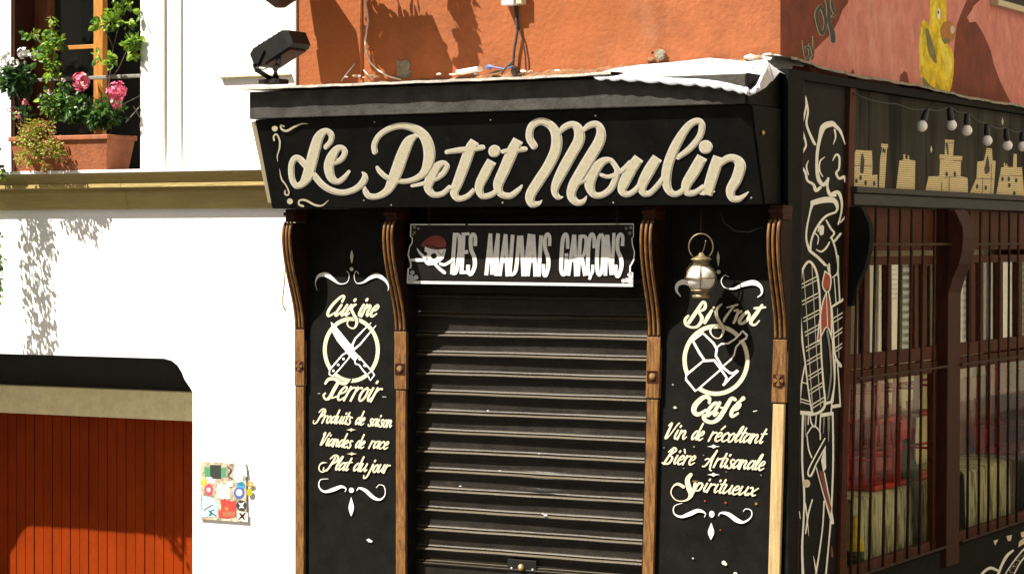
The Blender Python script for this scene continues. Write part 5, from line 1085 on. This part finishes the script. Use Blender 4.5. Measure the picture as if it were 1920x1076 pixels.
# ================================================================ flowers at the window
zs = zt + .001; yP = YW - .02
PLN = thing('flower_trough', 'long terracotta trough of flowers on the stone window ledge', 'planter', (X(110, yP), yP, zs))
x0, x1 = X(18, YW - .2), X(199, YW - .2); y0, y1 = YW - .19, YW + .14; h = .262
mb = MB(); e = .035
lo_ = [Vector((x0 + e, y0 + e, zs)), Vector((x1 - e, y0 + e, zs)), Vector((x1 - e, y1 - e, zs)), Vector((x0 + e, y1 - e, zs))]
hi_ = [Vector((x0, y0, zs + h - .03)), Vector((x1, y0, zs + h - .03)), Vector((x1, y1, zs + h - .03)), Vector((x0, y1, zs + h - .03))]
for k in range(4): mb.face([lo_[k], lo_[(k + 1) % 4], hi_[(k + 1) % 4], hi_[k]], 'terracotta')
mb.face(lo_, 'terracotta'); mb.build('body', PLN, bevel=.006)
mb = MB(); t2 = .014
for (a, b, c_, d_) in ((x0 - t2, x1 + t2, y0 - t2, y0 + t2), (x0 - t2, x1 + t2, y1 - t2, y1 + t2), (x0 - t2, x0 + t2, y0 + t2 + .001, y1 - t2 - .001), (x1 - t2, x1 + t2, y0 + t2 + .001, y1 - t2 - .001)): mb.box(a, b, c_, d_, zs + h - .036, zs + h, 'terracotta')
mb.build('rim', PLN, bevel=.006)
mb = MB(); mb.box(x0 + .02, x1 - .02, y0 + .02, y1 - .02, zs + h - .08, zs + h - .03, 'soil'); mb.build('soil', PLN)
def V(px, py, y): return hy(px, py, y)
def head(mb, c, r, n, mats, rnd):            # a geranium flower head
    for i in range(n):
        u = rnd.uniform(-1, 1); a = rnd.uniform(0, 2 * math.pi); s = math.sqrt(1 - u * u); v = Vector((s * math.cos(a), s * math.sin(a), u))
        p = c + v * r * rnd.uniform(.55, .95); m = rnd.choice(mats); q = v.to_track_quat('Z', 'Y').to_matrix()
        for k in range(5):
            b = k * 2 * math.pi / 5 + rnd.random(); e1 = q @ Vector((math.cos(b), math.sin(b), .15)); e2 = q @ Vector((-math.sin(b), math.cos(b), 0)); s_ = r * .30
            mb.face([p, p + e1 * s_ * .6 + e2 * s_ * .4, p + e1 * s_, p + e1 * s_ * .6 - e2 * s_ * .4], m)
def plant(name, label, base, stems, clumps, heads, mats, seed, s=.05, group='plants in the window flower trough'):
    rnd = random.Random(seed); t_ = thing(name, label, 'plant', base, group)
    mb = MB()
    for P_ in stems: mb.tube([Vector(q) for q in P_], [.006 - .0035 * i / (len(P_) - 1) for i in range(len(P_))], 'twig', 5)
    if stems: mb.build('stem', t_)
    mb = MB()
    for (c, rx, ry, rz, n) in clumps: clump(mb, c, rx, ry, rz, n, s, mats, rnd)
    mb.build('foliage', t_, recalc=False)
    for (c, r, n, pm_) in heads: mb = MB(); head(mb, c, r, n, pm_, rnd); mb.build('flower_head', t_, recalc=False)
    return t_
so_ = zs + h - .03; yc = YW - .06
B_ = lambda px: (X(px, yc), yc, so_)
plant('geranium', 'geranium with the rounder bright pink flower head on the left, in the trough', B_(150), [[B_(150), V(155, 200, yc - .03), V(152, 165, yc - .05)]], [(V(150, 205, yc), .15, .11, .11, 200), (V(128, 190, yc), .06, .08, .1, 60)], [(V(152, 153, yc - .06), .080, 54, ('petal_pink', 'petal_pink', 'petal_pale'))], ('leaf', 'leaf_dark', 'leaf'), 51, .055)
plant('geranium', 'geranium with the larger pink flower head at the right end of the trough', B_(205), [[B_(205), V(212, 215, yc - .03), V(217, 190, yc - .05)]], [(V(205, 212, yc - .02), .15, .11, .11, 220), (V(185, 225, yc - .05), .1, .08, .07, 70)], [(V(220, 172, yc - .06), .086, 60, ('petal_pink', 'petal_pale', 'petal_pink')), (V(218, 194, yc - .08), .055, 30, ('petal_pink', 'petal_pale'))], ('leaf', 'leaf_dark', 'leaf'), 52, .055)
plant('geranium', 'pale pink flowers on long stalks at the left end of the trough', B_(40), [[B_(40), V(40, 220, yc - .1), V(35, 208, yc - .12)], [B_(45), V(48, 205, yc - .1), V(47, 192, yc - .12)]], [(V(45, 215, yc), .08, .08, .06, 60)], [(V(18, 206, yc - .12), .030, 14, ('petal_pale', 'petal_pink')), (V(34, 216, yc - .12), .032, 14, ('petal_pale', 'petal_pink')), (V(46, 194, yc - .12), .034, 16, ('petal_pale', 'petal_pink'))], ('leaf', 'leaf_dark'), 53, .05)
plant('geranium', 'dark-leaved plant with white flower clusters at the left edge', B_(30), [[B_(35), V(35, 180, yc), V(30, 120, yc)]], [(V(32, 150, yc), .15, .11, .14, 260)], [(V(8, 105, yc - .06), .06, 30, ('petal_white',)), (V(26, 118, yc - .08), .05, 24, ('petal_white',)), (V(45, 100, yc - .06), .055, 28, ('petal_white',)), (V(62, 103, yc - .05), .045, 20, ('petal_white',)), (V(5, 122, yc - .08), .05, 22, ('petal_white',))], ('leaf_dark', 'leaf_dark', 'leaf'), 54, .065)
plant('petunia', 'small plant with tiny whitish flowers in the middle of the trough', B_(105), [[B_(105), V(105, 200, yc - .05), V(110, 165, yc - .05)]], [(V(100, 195, yc - .02), .15, .1, .12, 210), (V(120, 165, yc), .05, .06, .07, 45)], [(V(92, 172, yc - .1), .030, 12, ('petal_white', 'petal_pale')), (V(78, 180, yc - .1), .022, 9, ('petal_white',)), (V(142, 203, yc - .12), .022, 8, ('petal_white', 'cream')), (V(158, 200, yc - .12), .026, 9, ('petal_white', 'cream')), (V(118, 150, yc - .08), .024, 9, ('petal_white', 'petal_pale')), (V(125, 180, yc - .1), .022, 8, ('petal_white',))], ('leaf', 'leaf_dark', 'leaf_light'), 55, .045)
plant('lemon_sapling', 'young light green sapling rising left of the window bar', B_(95), [[B_(95), V(98, 150, yc + .03), V(100, 90, yc + .02), V(94, 30, yc + .02)], [V(100, 100, yc + .02), V(75, 80, yc), V(62, 62, yc)]], [(V(97, 38, yc), .025, .03, .05, 12), (V(97, 62, yc), .05, .04, .04, 20), (V(97, 82, yc), .11, .06, .05, 60), (V(112, 78, yc), .05, .05, .05, 26), (V(95, 112, yc), .085, .05, .07, 55), (V(98, 135, yc), .08, .05, .05, 40), (V(58, 65, yc), .05, .04, .035, 18), (V(72, 100, yc), .05, .03, .03, 14)], [], ('leaf_light', 'leaf_light', 'leaf'), 56, .055)
plant('lemon_sapling', 'taller light green sapling reaching past the top edge before the dark window', B_(200), [[B_(200), V(205, 150, yc + .05), V(212, 90, yc + .05), V(228, 30, yc + .05), V(235, -20, yc + .05)], [V(205, 150, yc + .05), V(222, 130, yc), V(240, 90, yc)], [V(212, 90, yc + .05), V(195, 50, yc), V(180, 35, yc)]], [(V(232, 8, yc), .06, .05, .05, 26), (V(215, 20, yc), .06, .05, .05, 26), (V(205, 42, yc), .09, .06, .05, 44), (V(185, 45, yc), .07, .05, .05, 26), (V(238, 44, yc), .06, .04, .03, 18), (V(248, 80, yc), .07, .05, .06, 44), (V(252, 98, yc), .05, .04, .06, 26), (V(210, 108, yc), .05, .04, .06, 26), (V(183, 107, yc), .04, .03, .04, 14), (V(260, 70, yc), .03, .03, .04, 10), (V(225, -20, yc), .1, .06, .08, 50), (V(262, 27, yc), .02, .02, .02, 5)], [], ('leaf_light', 'leaf_light', 'leaf'), 57, .055)
plant('sedum', 'yellow-green trailing sedum spilling over the left front of the trough', B_(70), [], [(V(70, 240, y0 - .02), .20, .08, .08, 330), (V(55, 262, y0 - .06), .15, .07, .09, 280), (V(95, 275, y0 - .06), .13, .07, .10, 280), (V(60, 292, y0 - .07), .13, .07, .09, 240), (V(112, 290, y0 - .05), .07, .05, .05, 70), (V(85, 312, y0 - .08), .035, .04, .05, 36), (V(38, 298, y0 - .06), .06, .05, .06, 50)], [], ('sedum', 'sedum', 'sedum_red', 'leaf_light'), 58, .026)
rp = V(62, 190, YW + .08)
mb = MB(); mb.lathe((rp.x, YW + .1, so_), [(.0, 0), (.07, 0), (.10, .14), (.112, .14), (.112, .17), (.10, .17), (.09, .12), (.0, .12)], 'terracotta', 18); tag(mb.build('flower_pot', off=(rp.x, YW + .1, so_)), 'red clay flower pot standing half hidden behind the trough plants', 'flower pot')
# trailing vine at the left edge of the picture
yv = YW - .27; VN = thing('trailing_vine', 'trailing vine hanging at the left edge in front of the white wall', 'vine', V(-25, 300, yv), 'plants in the window flower trough'); rnd = random.Random(61)
mb = MB(); st = [[(-30, 240), (-20, 330), (-8, 420), (-2, 500), (-6, 570)], [(-40, 250), (-38, 350), (-30, 450), (-32, 540)], [(-20, 250), (-8, 300), (-3, 330)]]
for P_ in st: mb.tube([V(a, b, yv) for a, b in P_], .004, 'twig', 5)
mb.build('stem', VN); mb = MB()
for P_ in st:
    q = cr([(a, b, 0) for a, b in P_], 14)
    for i, (a, b, _) in enumerate(q):
        for k in range(5): leaf(mb, V(a + rnd.uniform(-7, 8), b + rnd.uniform(-5, 5), yv + rnd.uniform(-.04, .04)), Vector((rnd.uniform(-1, 1), rnd.uniform(-1, .4), rnd.uniform(-1, .2))), rnd.uniform(.025, .05), rnd.choice(('leaf', 'leaf_light', 'leaf_dark')), rnd)
mb.build('foliage', VN, recalc=False)

# ================================================================ sticker covered plate on the white wall
pl = PY(YW - .014); T1 = (7.683, 365, 850)
c = hy(421, 975, YW)
ST = thing('meter_plate', 'small grey metal plate plastered with stickers on the white wall', 'metal plate', c)
corner = [hy(377, 864, YW), hy(463, 869, YW), hy(465, 979, YW), hy(378, 973, YW)]
mb = MB(); mb.prism([p + Vector((0, -.001, 0)) for p in corner], (0, -.013, 0), 'sticker_base'); mb.build('plate', ST, bevel=.002)
def sticker(fn, label=None):
    q = Painter(pl, T1, .0004 + .0002 * sticker.n); sticker.n += 1; fn(q); o = q.build('sticker', ST)
    if label: o['label'] = label
sticker.n = 0
def rect(q, x0, y0, x1, y1, m, sk_=6): q.poly([(x0, y0), (x1, y0 + sk_), (x1 + 3, y1 + sk_), (x0 + 3, y1)], m)
def s1(q): rect(q, 140, 195, 450, 335, 'green_st'); rect(q, 222, 160, 378, 360, 'tag_dark')
def s2(q): q.poly([(165, 345), (235, 335), (260, 360), (300, 370), (290, 410), (230, 420), (180, 385)], 'white_paint')
def s3(q): q.disc(205, 520, 60, 'pink_st', 84); q.disc(200, 520, 36, 'petal_pale', 40); q.disc(198, 520, 16, 'white_paint', 18)
def s4(q): q.poly([(110, 370), (160, 350), (170, 430), (130, 480), (108, 460)], 'duck')
def s5(q): rect(q, 325, 445, 500, 640, 'white_paint'); q.stroke([(470,520,50),(500,560,30)], 'beam')
def s6(q): q.poly([(110, 600), (270, 640), (320, 700), (318, 905), (105, 910)], 'blue_pale'); q.stroke([(140,810,22),(200,770,30),(265,740,20)], 'iron_grey', smooth=False); q.stroke([(205,820,18),(240,860,40),(210,890,20)], 'teal_st'); q.stroke([(235,850,12),(300,890,18)], 'tag_dark'); q.stroke([(225,830,8),(275,810,18)], 'tag_dark')
def s7(q): q.poly([(370, 640), (400, 665), (440, 640), (460, 690), (500, 650), (520, 690), (560, 680), (598, 690), (600, 900), (470, 935), (350, 915), (340, 840), (385, 800)], 'red_st'); q.poly([(460, 765), (475, 780), (490, 790), (475, 802), (460, 820), (448, 800), (430, 790), (448, 780)], 'brass_st'); q.poly([(395, 830), (590, 830), (575, 905), (410, 905)], 'olive_st')
def s8(q): q.disc(662, 455, 62, 'sky_st', 58); q.poly([(610, 440), (650, 410), (720, 440), (690, 470)], 'teal_st')
def s9(q): q.disc(640, 565, 76, 'blue_st', 84); q.disc(640, 560, 48, 'blue_pale', 52); rect(q, 612, 532, 662, 590, 'white_paint', 2)
def s10(q): q.disc(673, 745, 74, 'tag_dark', 76); q.poly([(625, 700), (660, 720), (720, 695), (690, 745), (715, 785), (670, 775), (640, 790), (655, 745)], 'white_paint')
def s11(q): q.poly([(610, 830), (765, 850), (765, 985), (612, 960)], 'petal_white'); q.stroke([(650,860,24),(690,905,34),(715,945,20)], 'wood_dark'); q.stroke([(725,860,26),(680,905,30),(630,950,14)], 'wood_dark')
def s12(q): q.disc(800, 440, 44, 'amber_st', 42); q.disc(802, 440, 18, 'ivory', 18)
def s13(q): q.disc(790, 555, 44, 'lime_st', 55)
def s14(q): q.poly([(580, 150), (660, 145), (740, 175), (755, 330), (700, 320), (690, 400), (600, 420), (560, 330)], 'white_paint'); q.stroke([(665,200,8),(680,300,10)], 'iron_grey')
def s15(q): q.poly([(480, 390), (540, 400), (550, 470), (500, 480), (450, 440)], 'cream'); q.stroke([(470,180,14),(520,240,20),(480,320,14),(540,360,12)], 'sticker_dark')
for nm, c_ in (('green_st', (.06, .25, .12)), ('pink_st', (.52, .05, .09)), ('blue_pale', (.38, .52, .66)), ('teal_st', (.03, .16, .18)), ('red_st', (.42, .045, .035)), ('brass_st', (.5, .28, .03)), ('olive_st', (.36, .12, .06)), ('sky_st', (.05, .28, .5)), ('blue_st', (.07, .10, .36)), ('amber_st', (.42, .22, .01)), ('lime_st', (.35, .33, .01)), ('sticker_dark', (.05, .05, .04))): M[nm] = mat(nm, c_, .5, .12, 60)
sl = ['', '', 'round pink and red sticker', 'torn yellow sticker', 'square white sticker', 'pale blue sticker with a dark scrawl', 'red sticker with a ragged top edge', 'round turquoise sticker', 'round dark blue sticker with a white square', 'round black sticker with a white figure', 'white sticker with a brown cross', 'round amber sticker over the plate edge', 'round yellow-green sticker over the plate edge', 'torn white sticker', 'torn cream sticker']
sl[0] = 'black square on a green sticker'; sl[1] = 'torn white scrap of sticker'
for f_, l_ in zip((s1, s2, s3, s4, s5, s6, s7, s8, s9, s10, s11, s12, s13, s14, s15), sl): sticker(f_, l_)

# ================================================================ houses across the streets, seen only in the panes
def house(name, label, x0, x1, y0, y1, h, face):
    t_ = thing(name, label, 'building', ((x0 + x1) / 2, (y0 + y1) / 2, 0)); mb = MB(); mb.box(x0, x1, y0, y1, 0, h, 'opp_wall'); mb.build('wall', t_)
    if face == 'x':
        y = y0 + 1
        while y < y1 - 2:
            for z in (1.0, 4.2, 7.4):
                q = MB(); q.box(x0 - .06, x0 - .001, y, y + .55, z, z + 1.9, 'opp_shutter')
                for k in range(14): q.box(x0 - .066, x0 - .0605, y + .05, y + .5, z + .1 + k * .125, z + .15 + k * .125, 'opp_dark')
                q.box(x0 - .05, x0 - .001, y + .56, y + 1.3, z, z + 1.9, 'opp_dark'); q.box(x0 - .06, x0 - .001, y + 1.31, y + 1.86, z, z + 1.9, 'opp_shutter'); q.build('window', t_)
            y += 3.0
house('street_house', 'sand coloured house with louvred shutters across the side street, mirrored in the barred windows', 7.6, 14, -5, 34, 13, 'x')
house('street_house', 'sand coloured house standing behind the viewer across the front street', -22, 9, -27, -21, 10, 'y')
